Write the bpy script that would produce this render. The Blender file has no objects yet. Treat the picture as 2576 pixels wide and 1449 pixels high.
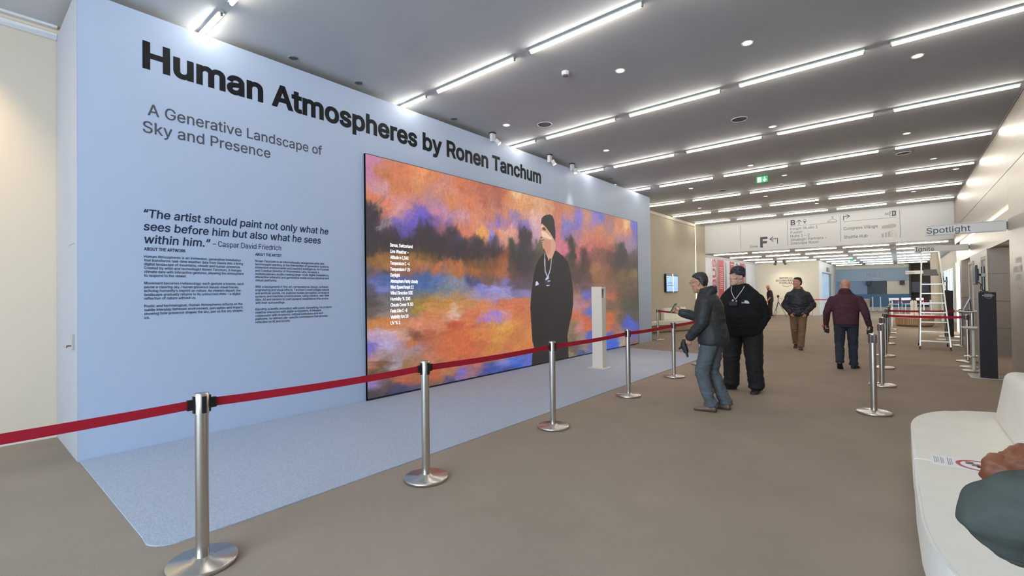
import bpy, bmesh, math, random, os
import numpy as np
from mathutils import Vector, Matrix, noise, geometry

random.seed(7)
SC = bpy.context.scene
COL = SC.collection

# ------------------------------------------------------------------ camera
H_EYE = 1.53
FOC, YAW, PIT, ROL = 1175.56, 0.692153, 0.0119168, -0.0129291
def make_camera():
    fw = Vector((-math.sin(YAW) * math.cos(PIT), math.cos(YAW) * math.cos(PIT), math.sin(PIT)))
    r = Vector((math.cos(YAW), math.sin(YAW), 0))
    u = r.cross(fw)
    r2 = r * math.cos(ROL) + u * math.sin(ROL)
    u2 = -r * math.sin(ROL) + u * math.cos(ROL)
    m = Matrix(((r2.x, u2.x, -fw.x, 0), (r2.y, u2.y, -fw.y, 0), (r2.z, u2.z, -fw.z, H_EYE), (0, 0, 0, 1)))
    cd = bpy.data.cameras.new('camera')
    cd.sensor_width = 36.0
    cd.lens = FOC / 2576.0 * 36.0
    cd.clip_start = 0.05
    cd.clip_end = 200
    co = bpy.data.objects.new('camera', cd)
    COL.objects.link(co)
    co.matrix_world = m
    SC.camera = co
make_camera()

# ------------------------------------------------------------------ world, light, exposure
SC.view_settings.view_transform = 'Standard'
SC.view_settings.look = 'None'
SC.view_settings.gamma = 1.0
SC.view_settings.use_curve_mapping = False
SC.view_settings.exposure = 0.50
SC.cycles.use_denoising = True
SC.cycles.max_bounces = 8
SC.cycles.diffuse_bounces = 5
SC.cycles.glossy_bounces = 4
SC.cycles.sample_clamp_indirect = 6.0
SC.cycles.caustics_reflective = False
SC.cycles.caustics_refractive = False

TUBE = 27.0          # strength of the ceiling tubes
W = bpy.data.worlds.new('world')
SC.world = W
W.use_nodes = True
W.node_tree.nodes['Background'].inputs[0].default_value = (0.62, 0.82, 1.0, 1)
W.node_tree.nodes['Background'].inputs[1].default_value = 1.1

def area_light(name, loc, rot, sx, sy, power, color, spread=math.pi):
    ld = bpy.data.lights.new(name, 'AREA')
    ld.shape = 'RECTANGLE'
    ld.size, ld.size_y = sx, sy
    ld.energy = power
    ld.color = color
    ld.spread = spread
    o = bpy.data.objects.new(name, ld)
    COL.objects.link(o)
    o.location = loc
    o.rotation_euler = rot
    return o
# daylight through the glazed front of the hall, behind the photographer
area_light('window_daylight', (-1.6, -6.0, 2.3), (math.radians(90), 0, math.radians(-6)), 6.0, 3.9, 640, (0.58, 0.77, 1.0))
# daylight through the side windows of the far hall
area_light('side_window_daylight', (1.98, 33.0, 1.4), (0, math.radians(90), 0), 2.3, 7.5, 160, (0.62, 0.83, 1.0))

# ------------------------------------------------------------------ materials
def srgb(r, g, b):
    f = lambda c: (c / 255 / 12.92) if c / 255 <= 0.04045 else ((c / 255 + 0.055) / 1.055) ** 2.4
    return (f(r), f(g), f(b), 1.0)

MATS = {}
def mat(name, col, rough=0.6, metal=0.0, var=0.0, vscale=8.0, bump=0.0, bscale=200.0, emit=0.0, ecol=None, stretch=None, spec=None, attr=None, sheen=0.0):
    if name in MATS:
        return MATS[name]
    m = bpy.data.materials.new(name)
    m.use_nodes = True
    nt = m.node_tree
    b = nt.nodes['Principled BSDF']
    b.inputs['Base Color'].default_value = col
    b.inputs['Roughness'].default_value = rough
    b.inputs['Metallic'].default_value = metal
    if spec is not None:
        b.inputs['Specular IOR Level'].default_value = spec
    if sheen:
        b.inputs['Sheen Weight'].default_value = sheen
    if attr:
        a = nt.nodes.new('ShaderNodeVertexColor'); a.layer_name = attr
        nt.links.new(a.outputs['Color'], b.inputs['Base Color'])
        if emit:
            nt.links.new(a.outputs['Color'], b.inputs['Emission Color'])
            b.inputs['Emission Strength'].default_value = emit
    elif emit:
        b.inputs['Emission Color'].default_value = ecol or col
        b.inputs['Emission Strength'].default_value = emit
    if var or bump:
        tc = nt.nodes.new('ShaderNodeTexCoord')
        mp = nt.nodes.new('ShaderNodeMapping')
        nt.links.new(tc.outputs['Object'], mp.inputs['Vector'])
        if stretch:
            mp.inputs['Scale'].default_value = stretch
    if var:
        n = nt.nodes.new('ShaderNodeTexNoise')
        n.inputs['Scale'].default_value = vscale
        n.inputs['Detail'].default_value = 5
        nt.links.new(mp.outputs['Vector'], n.inputs['Vector'])
        mx = nt.nodes.new('ShaderNodeMix'); mx.data_type = 'RGBA'
        lo = tuple(c * (1 - var) for c in col[:3]) + (1,)
        hi = tuple(min(1, c * (1 + var)) for c in col[:3]) + (1,)
        mr = nt.nodes.new('ShaderNodeMapRange')
        mr.inputs['From Min'].default_value = 0.3
        mr.inputs['From Max'].default_value = 0.7
        nt.links.new(n.outputs['Fac'], mr.inputs['Value'])
        mx.inputs[6].default_value = lo
        mx.inputs[7].default_value = hi
        nt.links.new(mr.outputs['Result'], mx.inputs[0])
        nt.links.new(mx.outputs[2], b.inputs['Base Color'])
    if bump:
        n2 = nt.nodes.new('ShaderNodeTexNoise')
        n2.inputs['Scale'].default_value = bscale
        n2.inputs['Detail'].default_value = 3
        nt.links.new(mp.outputs['Vector'], n2.inputs['Vector'])
        bp = nt.nodes.new('ShaderNodeBump')
        bp.inputs['Strength'].default_value = bump
        bp.inputs['Distance'].default_value = 0.004
        nt.links.new(n2.outputs['Fac'], bp.inputs['Height'])
        nt.links.new(bp.outputs['Normal'], b.inputs['Normal'])
    MATS[name] = m
    return m

M_FLOOR = mat('brown_carpet', srgb(157, 142, 127), 0.95, var=0.07, vscale=1.1, bump=0.5, bscale=260, spec=0.1)
M_RUG = mat('grey_blue_carpet', srgb(176, 183, 196), 0.95, var=0.10, vscale=38.0, bump=0.9, bscale=150, spec=0.1, stretch=(1, 1.8, 1))
M_CEIL = mat('ceiling_paint', srgb(186, 187, 188), 0.8, var=0.03, vscale=1.5, spec=0.2)
M_BLUEWALL = mat('pale_blue_paint', srgb(181, 193, 214), 0.5, bump=0.05, bscale=400, spec=0.25)
M_SIDE = mat('booth_side_paint', srgb(178, 174, 174), 0.6, spec=0.2)
M_CREAM = mat('cream_wall', srgb(222, 205, 182), 0.7, spec=0.2)
M_BEIGE = mat('beige_wall', srgb(190, 180, 160), 0.7, spec=0.2, var=0.02, vscale=1.2)
M_WHITE = mat('white_paint', srgb(216, 214, 211), 0.6, spec=0.3)
M_OFFWHITE = mat('warm_white_paint', srgb(224, 217, 200), 0.7, spec=0.2)
M_PANEL = mat('brushed_metal_panel', srgb(178, 169, 158), 0.44, 0.6, var=0.05, vscale=3, stretch=(1, 0.4, 4))
M_TAUPE = mat('taupe_panel', srgb(150, 141, 132), 0.45, spec=0.3)
M_DARKTAUPE = mat('dark_recess', srgb(98, 92, 90), 0.5)
M_STEEL = mat('brushed_steel', srgb(205, 200, 192), 0.27, 1.0, var=0.06, vscale=40, stretch=(1, 1, 0.05))
M_CHROME = mat('polished_steel', srgb(220, 218, 214), 0.12, 1.0)
M_ALU = mat('aluminium', srgb(205, 198, 184), 0.32, 0.9)
M_BLACKPL = mat('black_plastic', srgb(26, 26, 28), 0.45)
M_BELT = mat('red_webbing', srgb(186, 40, 58), 0.8, bump=0.3, bscale=500, spec=0.15)
M_INK = mat('black_vinyl', srgb(24, 25, 29), 0.55, spec=0.2)
M_INK2 = mat('dark_blue_vinyl', srgb(40, 48, 74), 0.55, spec=0.2)
M_INK3 = mat('grey_vinyl', srgb(74, 73, 82), 0.5)
M_INKL = mat('light_grey_vinyl', srgb(140, 145, 155), 0.5)
M_TUBE = mat('lit_tube', (1, 1, 1, 1), 0.5, emit=TUBE, ecol=(1.0, 0.955, 0.87, 1))
M_BATTEN = mat('light_batten', srgb(200, 198, 190), 0.5)
M_DOWN = mat('lit_downlight', (1, 0.9, 0.75, 1), 0.5, emit=2.2, ecol=(1.0, 0.80, 0.58, 1))
M_LEDWARM = mat('lit_warm_led', (1, 1, 1, 1), 0.5, emit=1.7, ecol=(1.0, 0.93, 0.74, 1))
M_SPOTLIT = mat('lit_spot', (1, 1, 1, 1), 0.5, emit=5.0, ecol=(1.0, 0.85, 0.72, 1))
M_GREY = mat('mid_grey_metal', srgb(120, 118, 116), 0.5)
M_SPEAKER = mat('speaker_grille', srgb(96, 100, 108), 0.7)
M_UPH = mat('cream_upholstery', srgb(240, 235, 223), 0.9, var=0.02, vscale=6, bump=0.25, bscale=450, spec=0.15)
M_WOOD = mat('light_wood_slats', srgb(176, 144, 108), 0.55, var=0.15, vscale=5, stretch=(1, 6, 0.6))
M_PAPER = mat('white_paper', srgb(240, 240, 242), 0.6)
M_RED = mat('sign_red', srgb(176, 44, 46), 0.5)
M_NAVY = mat('dark_slate_laminate', srgb(46, 44, 43), 0.6, spec=0.25)
M_GREEN = mat('lit_exit_green', srgb(20, 150, 80), 0.5, emit=0.4, ecol=srgb(20, 160, 85))
M_EXITW = mat('lit_exit_white', (1, 1, 1, 1), 0.5, emit=1.0, ecol=(0.85, 1, 0.9, 1))
def glass_mat(name, col, alpha):
    m = bpy.data.materials.new(name)
    m.use_nodes = True
    nt = m.node_tree
    b = nt.nodes['Principled BSDF']
    b.inputs['Base Color'].default_value = col
    b.inputs['Roughness'].default_value = 0.05
    b.inputs['Alpha'].default_value = alpha
    b.inputs['Specular IOR Level'].default_value = 0.6
    return m
M_GLASS = glass_mat('clear_glass', (0.8, 0.92, 1.0, 1), 0.10)
M_FROST = glass_mat('blue_tinted_glass', srgb(150, 178, 205), 0.45)

# ------------------------------------------------------------------ mesh helpers
def obj_from_bm(name, bm, m, parent=None, smooth=False):
    me = bpy.data.meshes.new(name)
    bmesh.ops.recalc_face_normals(bm, faces=bm.faces)
    bm.to_mesh(me)
    bm.free()
    return obj_from_mesh(name, me, m, parent, smooth)

def obj_from_mesh(name, me, m, parent=None, smooth=False):
    if m is not None and not me.materials:
        me.materials.append(m)
    if smooth:
        me.polygons.foreach_set('use_smooth', [True] * len(me.polygons))
        me.set_sharp_from_angle(angle=math.radians(50))
    o = bpy.data.objects.new(name, me)
    COL.objects.link(o)
    if parent is not None:
        o.parent = parent
    return o

def tag(o, label=None, cat=None, group=None, kind=None):
    if label: o['label'] = label
    if cat: o['category'] = cat
    if group: o['group'] = group
    if kind: o['kind'] = kind
    return o

def empty(name, loc, rotz=0.0):
    o = bpy.data.objects.new(name, None)
    o.empty_display_size = 0.1
    COL.objects.link(o)
    o.location = loc
    o.rotation_euler = (0, 0, rotz)
    return o

def bx(bm, x0, x1, y0, y1, z0, z1, bevel=0.0, seg=2):
    r = bmesh.ops.create_cube(bm, size=1.0)
    vs = r['verts']
    for v in vs:
        v.co = Vector(((x0 + x1) / 2 + v.co.x * (x1 - x0), (y0 + y1) / 2 + v.co.y * (y1 - y0), (z0 + z1) / 2 + v.co.z * (z1 - z0)))
    if bevel:
        es = set()
        for v in vs:
            es.update(v.link_edges)
        bmesh.ops.bevel(bm, geom=list(es), offset=bevel, segments=seg, affect='EDGES', profile=0.6)
    return bm

def frame_axes(d):
    d = d.normalized()
    up = Vector((0, 0, 1)) if abs(d.z) < 0.95 else Vector((0, 1, 0))
    a = d.cross(up).normalized()
    b = a.cross(d).normalized()
    return a, b

def tube(bm, p0, p1, r0, r1=None, n=16, cap=True):
    p0, p1 = Vector(p0), Vector(p1)
    r1 = r0 if r1 is None else r1
    a, b = frame_axes(p1 - p0)
    R = []
    for p, r in ((p0, r0), (p1, r1)):
        R.append([bm.verts.new(p + a * (r * math.cos(t)) + b * (r * math.sin(t))) for t in [2 * math.pi * i / n for i in range(n)]])
    for i in range(n):
        j = (i + 1) % n
        bm.faces.new((R[0][i], R[0][j], R[1][j], R[1][i]))
    if cap:
        bm.faces.new(R[0][::-1])
        bm.faces.new(R[1])
    return bm

def bar(bm, p0, p1, w, h, upv=(0, 0, 1)):
    p0, p1 = Vector(p0), Vector(p1)
    d = (p1 - p0).normalized()
    up = Vector(upv)
    a = d.cross(up)
    if a.length < 1e-4:
        a = d.cross(Vector((0, 1, 0)))
    a.normalize()
    b = a.cross(d).normalized()
    R = []
    for p in (p0, p1):
        R.append([bm.verts.new(p + a * (sx * w / 2) + b * (sy * h / 2)) for sx, sy in ((-1, -1), (1, -1), (1, 1), (-1, 1))])
    for i in range(4):
        j = (i + 1) % 4
        bm.faces.new((R[0][i], R[0][j], R[1][j], R[1][i]))
    bm.faces.new(R[0][::-1]); bm.faces.new(R[1])
    return bm

def lathe(bm, prof, n=32, cx=0, cy=0):
    rings = []
    for r, z in prof:
        if r < 1e-6:
            rings.append([bm.verts.new((cx, cy, z))])
        else:
            rings.append([bm.verts.new((cx + r * math.cos(2 * math.pi * i / n), cy + r * math.sin(2 * math.pi * i / n), z)) for i in range(n)])
    for A, B in zip(rings, rings[1:]):
        for i in range(n):
            j = (i + 1) % n
            if len(A) == 1 and len(B) == 1: continue
            if len(A) == 1: bm.faces.new((A[0], B[j], B[i]))
            elif len(B) == 1: bm.faces.new((A[i], A[j], B[0]))
            else: bm.faces.new((A[i], A[j], B[j], B[i]))
    return bm

def prism(bm, pts, z0, z1, axis='z'):
    """closed outline extruded along an axis"""
    def P(a, b, c):
        return (a, b, c) if axis == 'z' else ((c, a, b) if axis == 'x' else (a, c, b))
    lo = [bm.verts.new(P(x, y, z0)) for x, y in pts]
    hi = [bm.verts.new(P(x, y, z1)) for x, y in pts]
    n = len(pts)
    for i in range(n):
        j = (i + 1) % n
        bm.faces.new((lo[i], lo[j], hi[j], hi[i]))
    bm.faces.new(lo[::-1]); bm.faces.new(hi)
    return bm

def B():
    return bmesh.new()

def structure(name, bm, m, smooth=False):
    return tag(obj_from_bm(name, bm, m, None, smooth), kind='structure')

def dup(root, loc, rotz=None, label=None, group=None):
    r = root.copy(); COL.objects.link(r)
    r.location = loc
    if rotz is not None: r.rotation_euler = (0, 0, rotz)
    if label: r['label'] = label
    if group: r['group'] = group
    for ch in list(root.children):
        c = ch.copy(); COL.objects.link(c); c.parent = r
        for g in ch.children:
            d = g.copy(); COL.objects.link(d); d.parent = c
    return r

# ------------------------------------------------------------------ lettering
FONT = None
try:
    FONT = bpy.data.fonts.load(os.path.join(bpy.utils.system_resource('DATAFILES', path='fonts'), 'Inter.woff2'))
except Exception:
    FONT = None
_tc = {}
def glyphs(s, bold=0.0, shear=0.0, res=3):
    """filled letter shapes: outlines -> constrained triangulation -> non-zero winding, plus a ribbon for weight"""
    key = (s, bold, shear, res)
    if key in _tc:
        return _tc[key]
    cu = bpy.data.curves.new('lettering', 'FONT')
    cu.body = s
    if FONT: cu.font = FONT
    cu.size = 1.0
    cu.shear = shear
    cu.resolution_u = res
    cu.fill_mode = 'NONE'
    o = bpy.data.objects.new('lettering', cu)
    COL.objects.link(o)
    dg = bpy.context.evaluated_depsgraph_get()
    me = bpy.data.meshes.new_from_object(o.evaluated_get(dg))
    bpy.data.objects.remove(o)
    co = [Vector((v.co.x, v.co.y)) for v in me.vertices]
    nxt = {}
    for e in me.edges:
        a, b = e.vertices
        nxt.setdefault(a, []).append(b); nxt.setdefault(b, []).append(a)
    bpy.data.meshes.remove(me)
    seen, loops = set(), []
    for i in range(len(co)):
        if i in seen or i not in nxt: continue
        lp = [i]; seen.add(i); cur = i
        while True:
            # outlines are stored in drawing order, so prefer the next index
            n = [k for k in nxt[cur] if k not in seen]
            if not n: break
            k = cur + 1 if cur + 1 in n else n[0]
            lp.append(k); seen.add(k); cur = k
        pts = [co[k] for k in lp]
        cl = [p for j, p in enumerate(pts) if (p - pts[j - 1]).length > 1e-5]
        if len(cl) > 2: loops.append(cl)
    vin, ein = [], []
    for lp in loops:
        b = len(vin); vin += lp
        ein += [(b + j, b + (j + 1) % len(lp)) for j in range(len(lp))]
    V2, E2, F2, _a, _b, _c = geometry.delaunay_2d_cdt(vin, ein, [], 0, 1e-5)
    vv = np.array([(v.x, v.y) for v in V2])
    ff = np.array([tuple(f) for f in F2])
    cen = vv[ff].mean(axis=1)
    A = np.array([(vin[a].x, vin[a].y) for a, b in ein]); Bq = np.array([(vin[b].x, vin[b].y) for a, b in ein])
    px, py = cen[:, 0:1], cen[:, 1:2]
    left = (Bq[:, 0] - A[:, 0]) * (py - A[:, 1]) - (px - A[:, 0]) * (Bq[:, 1] - A[:, 1])
    up = (A[:, 1] <= py) & (Bq[:, 1] > py) & (left > 0)
    dn = (A[:, 1] > py) & (Bq[:, 1] <= py) & (left < 0)
    wn = up.sum(axis=1) - dn.sum(axis=1)
    polys = []
    for f, w in zip(ff, wn):
        if w != 0:
            a, b, c = (vv[i] for i in f)
            ar = (b[0] - a[0]) * (c[1] - a[1]) - (c[0] - a[0]) * (b[1] - a[1])
            polys.append(tuple(f) if ar > 0 else tuple(f[::-1]))
    vv = [(v[0], v[1], 0.0) for v in vv]
    if bold:
        for lp in loops:
            n = len(lp); ring = []
            for j in range(n):
                p, a, b = lp[j], lp[j - 1], lp[(j + 1) % n]
                d0 = (p - a).normalized(); d1 = (b - p).normalized()
                m = Vector((-(d0.y + d1.y), d0.x + d1.x))
                m = m.normalized() if m.length > 1e-6 else Vector((-d0.y, d0.x))
                k = min(1.6, 1.0 / max(0.4, abs(m.dot(Vector((-d0.y, d0.x))))))
                ring.append((p + m * bold * k, p - m * bold * k))
            for j in range(n):
                q = [ring[j][0], ring[j][1], ring[(j + 1) % n][1], ring[(j + 1) % n][0]]
                b0 = len(vv); vv += [(c.x, c.y, -0.0007 - 0.0002 * (j % 2)) for c in q]
                ar = sum(q[i - 1].x * q[i].y - q[i].x * q[i - 1].y for i in range(4))
                polys.append((b0, b0 + 1, b0 + 2, b0 + 3) if ar > 0 else (b0 + 3, b0 + 2, b0 + 1, b0))
    co = np.array(vv)
    _tc[key] = (co, polys, co[:, 0].min(), co[:, 0].max())
    return _tc[key]

CAP = float(glyphs('H')[0][:, 1].max())
def lettering(name, lines, plane, m, parent=None):
    """lines: (text, u0, u1, baseline, cap_height, bold, shear); u1 None keeps the natural width.
    plane(u, v) -> world point"""
    V, F = [], []
    o_, e1, e2 = Vector(plane(0, 0)), Vector(plane(1, 0)), Vector(plane(0, 1))
    nrm = (e1 - o_).cross(e2 - o_).normalized()
    for ln in lines:
        s, u0, u1, base, cap = ln[:5]
        bold = ln[5] if len(ln) > 5 else 0.0
        sh = ln[6] if len(ln) > 6 else 0.0
        co, polys, x0, x1 = glyphs(s, bold, sh, ln[7] if len(ln) > 7 else 3)
        sy = cap / CAP
        sx = sy if u1 is None else (u1 - u0) / (x1 - x0)
        off = len(V)
        for c in co:
            V.append(Vector(plane(u0 + (c[0] - x0) * sx, base + c[1] * sy)) + nrm * c[2])
        for p in polys:
            F.append(tuple(i + off for i in p))
    me = bpy.data.meshes.new(name)
    me.from_pydata(V, [], F)
    return obj_from_mesh(name, me, m, parent)

def plane_x(X):        # a wall facing +X, read along +Y
    return lambda u, v: (X, u, v)
def plane_y(Y):        # a surface facing -Y, read along +X
    return lambda u, v: (u, Y, v)
def plane_z(Z, ux, uy, ox, oy):
    return lambda u, v: (ox + ux[0] * u + uy[0] * v, oy + ux[1] * u + uy[1] * v, Z)
def strokes(bm, segs, plane, w):
    """flat line segments ((u0,v0),(u1,v1)) of width w on a plane"""
    o_, e1, e2 = Vector(plane(0, 0)), Vector(plane(1, 0)), Vector(plane(0, 1))
    nrm = (e1 - o_).cross(e2 - o_).normalized()
    for k_, (a, b) in enumerate(segs):
        a, b = Vector(a), Vector(b)
        d = (b - a).normalized()
        n = Vector((-d.y, d.x)) * (w / 2)
        e = d * (w / 2)
        q = [a - e - n, b + e - n, b + e + n, a - e + n]
        bm.faces.new([bm.verts.new(Vector(plane(p.x, p.y)) + nrm * (0.0002 * (k_ % 3))) for p in q])
    return bm
def flat(bm, pts, plane):
    bm.faces.new([bm.verts.new(plane(*p)) for p in pts])
    return bm
def arc(cx, cy, r, a0, a1, n=16, ry=None):
    ry = r if ry is None else ry
    return [(cx + r * math.cos(a0 + (a1 - a0) * i / n), cy + ry * math.sin(a0 + (a1 - a0) * i / n)) for i in range(n + 1)]
def polyline(pts):
    return list(zip(pts, pts[1:]))

# ================================================================== SETTING
CEIL, CEIL2 = 4.58, 3.26
XR = 1.52
structure('floor', bx(B(), -14, 4.5, -7, 47, -0.06, 0), M_FLOOR)
structure('ceiling', bx(B(), -14, 4.5, -7, 22.6, CEIL, CEIL + 0.12), M_CEIL)
structure('ceiling_far', bx(B(), -10, 4.5, 22.6, 47, CEIL2, CEIL2 + 0.12), M_CEIL)

# left walls
bm = B(); bx(bm, -7.45, -7.25, -7, 6, 0, CEIL)
structure('wall_left', bm, M_CREAM)
bm = B(); bx(bm, -7.25, -7.20, -7, 0.775, 4.43, 4.50, 0.008); bx(bm, -7.25, -7.175, -7, 0.775, 4.555, 4.585, 0.006)
structure('trim_1', bm, M_WHITE)
bm = B(); bx(bm, -7.25, -7.232, -7, 0.775, 0, 0.075, 0.004)
structure('baseboard_left', bm, M_OFFWHITE)
bm = B(); bx(bm, -7.45, -7.1, 6, 21.62, 0, CEIL)
structure('wall_left_rear', bm, M_BEIGE)
bm = B(); prism(bm, [(-7.45, 21.74), (-7.1, 21.74), (-6.93, 22.5), (-7.45, 22.5)], 0, CEIL)
structure('wall_left_return', bm, M_BEIGE)
bm = B(); bx(bm, -7.1, -7.06, 14.0, 21.62, 4.44, 4.56, 0.01)
structure('trim_2', bm, M_OFFWHITE)
# front glazing behind the photographer
bm = B()
for i in range(7):
    x = -7.2 + i * 1.45
    bx(bm, x - 0.04, x + 0.04, -7.05, -6.95, 0, CEIL)
bx(bm, -7.3, 1.6, -7.05, -6.95, 0, 0.12); bx(bm, -7.3, 1.6, -7.05, -6.95, 4.3, CEIL); bx(bm, -7.3, 1.6, -7.05, -6.95, 2.35, 2.45)
structure('window_1', bm, M_GREY)

# right wall: metal cladding, lintel over the recesses
bm = B(); bx(bm, XR, XR + 0.2, -7, 12.07, 0, 3.60); bx(bm, XR + 0.012, XR + 0.2, -7, 12.07, 3.60, 3.612); bx(bm, XR, XR + 0.2, -7, 12.07, 3.612, CEIL)
structure('wall_right', bm, M_PANEL)
bm = B(); bx(bm, XR, XR + 0.2, 12.075, 22.5, 3.612, CEIL); bx(bm, XR + 0.012, XR + 0.2, 12.075, 22.5, 3.60, 3.612)
bx(bm, XR, XR + 0.2, 12.075, 22.5, 3.04, 3.60); bx(bm, XR + 0.02, XR + 0.04, 12.075, 22.5, 2.39, 2.94)
bx(bm, XR + 0.16, XR + 0.2, 12.075, 22.5, 2.94, 3.04)
structure('wall_right_fascia', bm, M_PANEL)
bm = B(); bx(bm, XR - 0.012, XR, -7, 22.5, 4.555, CEIL)
structure('trim_3', bm, M_GREY)
# recesses
bm = B(); bx(bm, 2.7, 2.8, 12.0, 22.5, 0, 2.6)
structure('wall_recess_back', bm, M_DARKTAUPE)
bm = B(); bx(bm, XR + 0.04, 2.75, 12.07, 22.5, 2.40, 2.55)
structure('ceiling_recess', bm, M_TAUPE)
bm = B()
for z0, z1 in ((0, 0.62), (0.626, 1.22), (1.226, 1.83), (1.836, 2.4)):
    bx(bm, XR, 2.7, 14.85, 18.1, z0, z1)
structure('wall_recess_pillar', bm, M_TAUPE)
bm = B()
for z0, z1 in ((0, 0.62), (0.626, 1.22), (1.226, 1.83), (1.836, 2.4)):
    bx(bm, XR, 2.7, 20.4, 21.0, z0, z1)
structure('wall_recess_pillar_rear', bm, M_TAUPE)
bm = B(); bx(bm, XR + 0.2, 2.7, 11.95, 12.07, 0, 2.6)
structure('wall_recess_near', bm, M_TAUPE)

# bulkhead across the hall and the far hall
BULK = 22.5
bm = B(); bx(bm, -7.45, XR + 0.2, BULK, BULK + 0.25, CEIL2, CEIL)
structure('wall_bulkhead', bm, M_WHITE)
bm = B(); bx(bm, -7.3, -7.08, 22.76, 33, 0, CEIL2)
structure('wall_far_left', bm, M_WHITE)
bm = B(); bx(bm, -7.08, -7.04, 22.76, 33, 3.16, CEIL2)
structure('trim_4', bm, M_WHITE)
bm = B(); bx(bm, -7.3, -3.66, 33, 33.2, 0, CEIL2)
structure('wall_far_end', bm, M_OFFWHITE)
bm = B(); bx(bm, -3.86, -3.66, 33.2, 34.5, 0, CEIL2); bx(bm, -3.86, -3.66, 34.5, 42.6, 2.6, CEIL2); bx(bm, -3.86, -3.66, 40.0, 42.6, 0, 2.6); bx(bm, -3.86, -3.66, 34.5, 40, 0, 0.85)
structure('wall_far_return', bm, M_WHITE)
bm = B(); bx(bm, -3.78, -3.75, 34.5, 40, 0.85, 2.6)
structure('window_2', bm, M_FROST)
M_HUBB = mat('hub_blue_band', srgb(150, 170, 190), 0.6)
M_HUBM = mat('hub_blue_panel', srgb(128, 152, 182), 0.6)
M_HUBD = mat('hub_deep_blue', srgb(70, 108, 142), 0.6)
bm = B(); bx(bm, -3.66, 0.52, 42.6, 42.8, 3.0, CEIL2)
structure('wall_hub_top', bm, M_OFFWHITE)
bm = B(); bx(bm, -3.66, 0.52, 42.5, 42.8, 2.1, 3.0)
structure('wall_hub_band', bm, M_HUBB)
bm = B(); bx(bm, -3.66, -1.80, 42.6, 42.8, 1.15, 2.1)
structure('wall_hub_left', bm, M_HUBM)
bm = B(); bx(bm, -1.80, -0.68, 42.62, 42.8, 1.15, 2.1)
structure('wall_hub_screen', bm, mat('dark_slate', srgb(72, 82, 92), 0.6, var=0.3, vscale=3, stretch=(1, 1, 5)))
bm = B(); bx(bm, -0.68, 0.52, 42.6, 42.8, 1.15, 2.1)
structure('wall_hub_right', bm, M_OFFWHITE)
bm = B(); bx(bm, -3.66, 0.52, 42.5, 42.8, 0.24, 1.15)
structure('wall_hub_base', bm, M_HUBD)
bm = B(); bx(bm, -3.66, 1.9, 41.9, 44.5, 0, 0.24, 0.01)
structure('floor_stage', bm, mat('stage_carpet', srgb(196, 192, 186), 0.9))
bm = B(); bx(bm, 0.52, 1.9, 44.3, 44.5, 0, CEIL2)
structure('wall_far_right', bm, mat('brown_wall', srgb(112, 102, 92), 0.7))
bm = B(); bx(bm, 0.50, 0.62, 42.8, 44.3, 0, CEIL2)
structure('wall_hub_end', bm, M_DARKTAUPE)
# right wall of the far hall with its daylit windows
bm = B(); bx(bm, 1.9, 2.1, 22.5, 29.4, 0, CEIL2); bx(bm, 1.9, 2.1, 29.4, 37.2, 2.45, CEIL2); bx(bm, 1.9, 2.1, 37.2, 44.5, 0, CEIL2); bx(bm, 1.9, 2.1, 29.4, 37.2, 0, 0.08)
structure('wall_far_side', bm, M_OFFWHITE)
bm = B()
for y in (29.4, 31.3, 33.2, 35.1, 37.1):
    bx(bm, 1.92, 2.0, y, y + 0.1, 0.08, 2.45)
structure('window_3', bm, M_WHITE)
bm = B(); bx(bm, 1.95, 1.96, 29.5, 37.1, 0.08, 2.45)
structure('window_4', bm, M_GLASS)
bm = B(); lathe(bm, [(0, 0), (0.16, 0), (0.16, CEIL2), (0, CEIL2)], 32, 1.22, 27.6)
structure('wall_column', bm, M_OFFWHITE, True)

# ================================================================== CARPET, EXHIBITION WALL, SCREEN
WX = -5.963
bm = B()
pts = [(-5.97, 0.775), (-3.90, 0.775)] + arc(-3.62, 0.95, 0.2, -math.pi / 2, 0, 8) + [(-3.42, 1.1), (-3.42, 14.0), (-5.97, 14.0)]
pts = [(-5.955, 0.79)] + [(-3.74, 0.79)] + arc(-3.66, 0.95, 0.17, -math.pi / 2 + 0.2, -0.1, 8) + [(-3.47, 1.25), (-3.50, 11.6), (-5.955, 11.9)]
prism(bm, pts, 0.0, 0.008)
tag(obj_from_bm('carpet', bm, M_RUG), 'grey blue carpet laid over the brown floor in front of the big screen', 'carpet')

ex = empty('exhibition_wall', (0, 0, 0))
tag(ex, 'tall pale blue display wall carrying the large black exhibition title', 'wall')
obj_from_bm('panel', bx(B(), -6.05, WX, 0.7775, 14.0, 0, 4.48), M_BLUEWALL, ex)
obj_from_bm('side_panel', bx(bx(B(), -7.245, WX - 0.0005, 0.775, 0.777, 0, 4.48), -7.245, -6.0505, 0.777, 0.85, 0, 4.479), M_SIDE, ex)
obj_from_bm('end_panel', bx(B(), -7.095, -6.0505, 13.9, 13.999, 0, 4.479), M_SIDE, ex)
bm = B(); strokes(bm, [((-6.45, 2.07), (-6.10, 2.07))], lambda u, v: (u, 0.7745, v), 0.006)
obj_from_bm('door_seam', bm, M_GREY, ex)
bm = B(); bx(bm, -6.16, -6.11, 0.755, 0.776, 1.04, 1.19, 0.004); bx(bm, -6.145, -6.125, 0.715, 0.757, 1.075, 1.095, 0.003); bx(bm, -6.23, -6.125, 0.71, 0.73, 1.065, 1.085, 0.005)
lk = obj_from_bm('door_handle', bm, M_CHROME, ex)
lk['label'] = 'steel door handle on the narrow side'
PX = plane_x(WX + 0.0025)
bm_t = lettering('headline', [('Human Atmospheres by Ronen Tanchum', 1.274, 8.229, 3.920, 0.260, 0.030, 0.0, 8)], PX, M_INK, ex)
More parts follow.
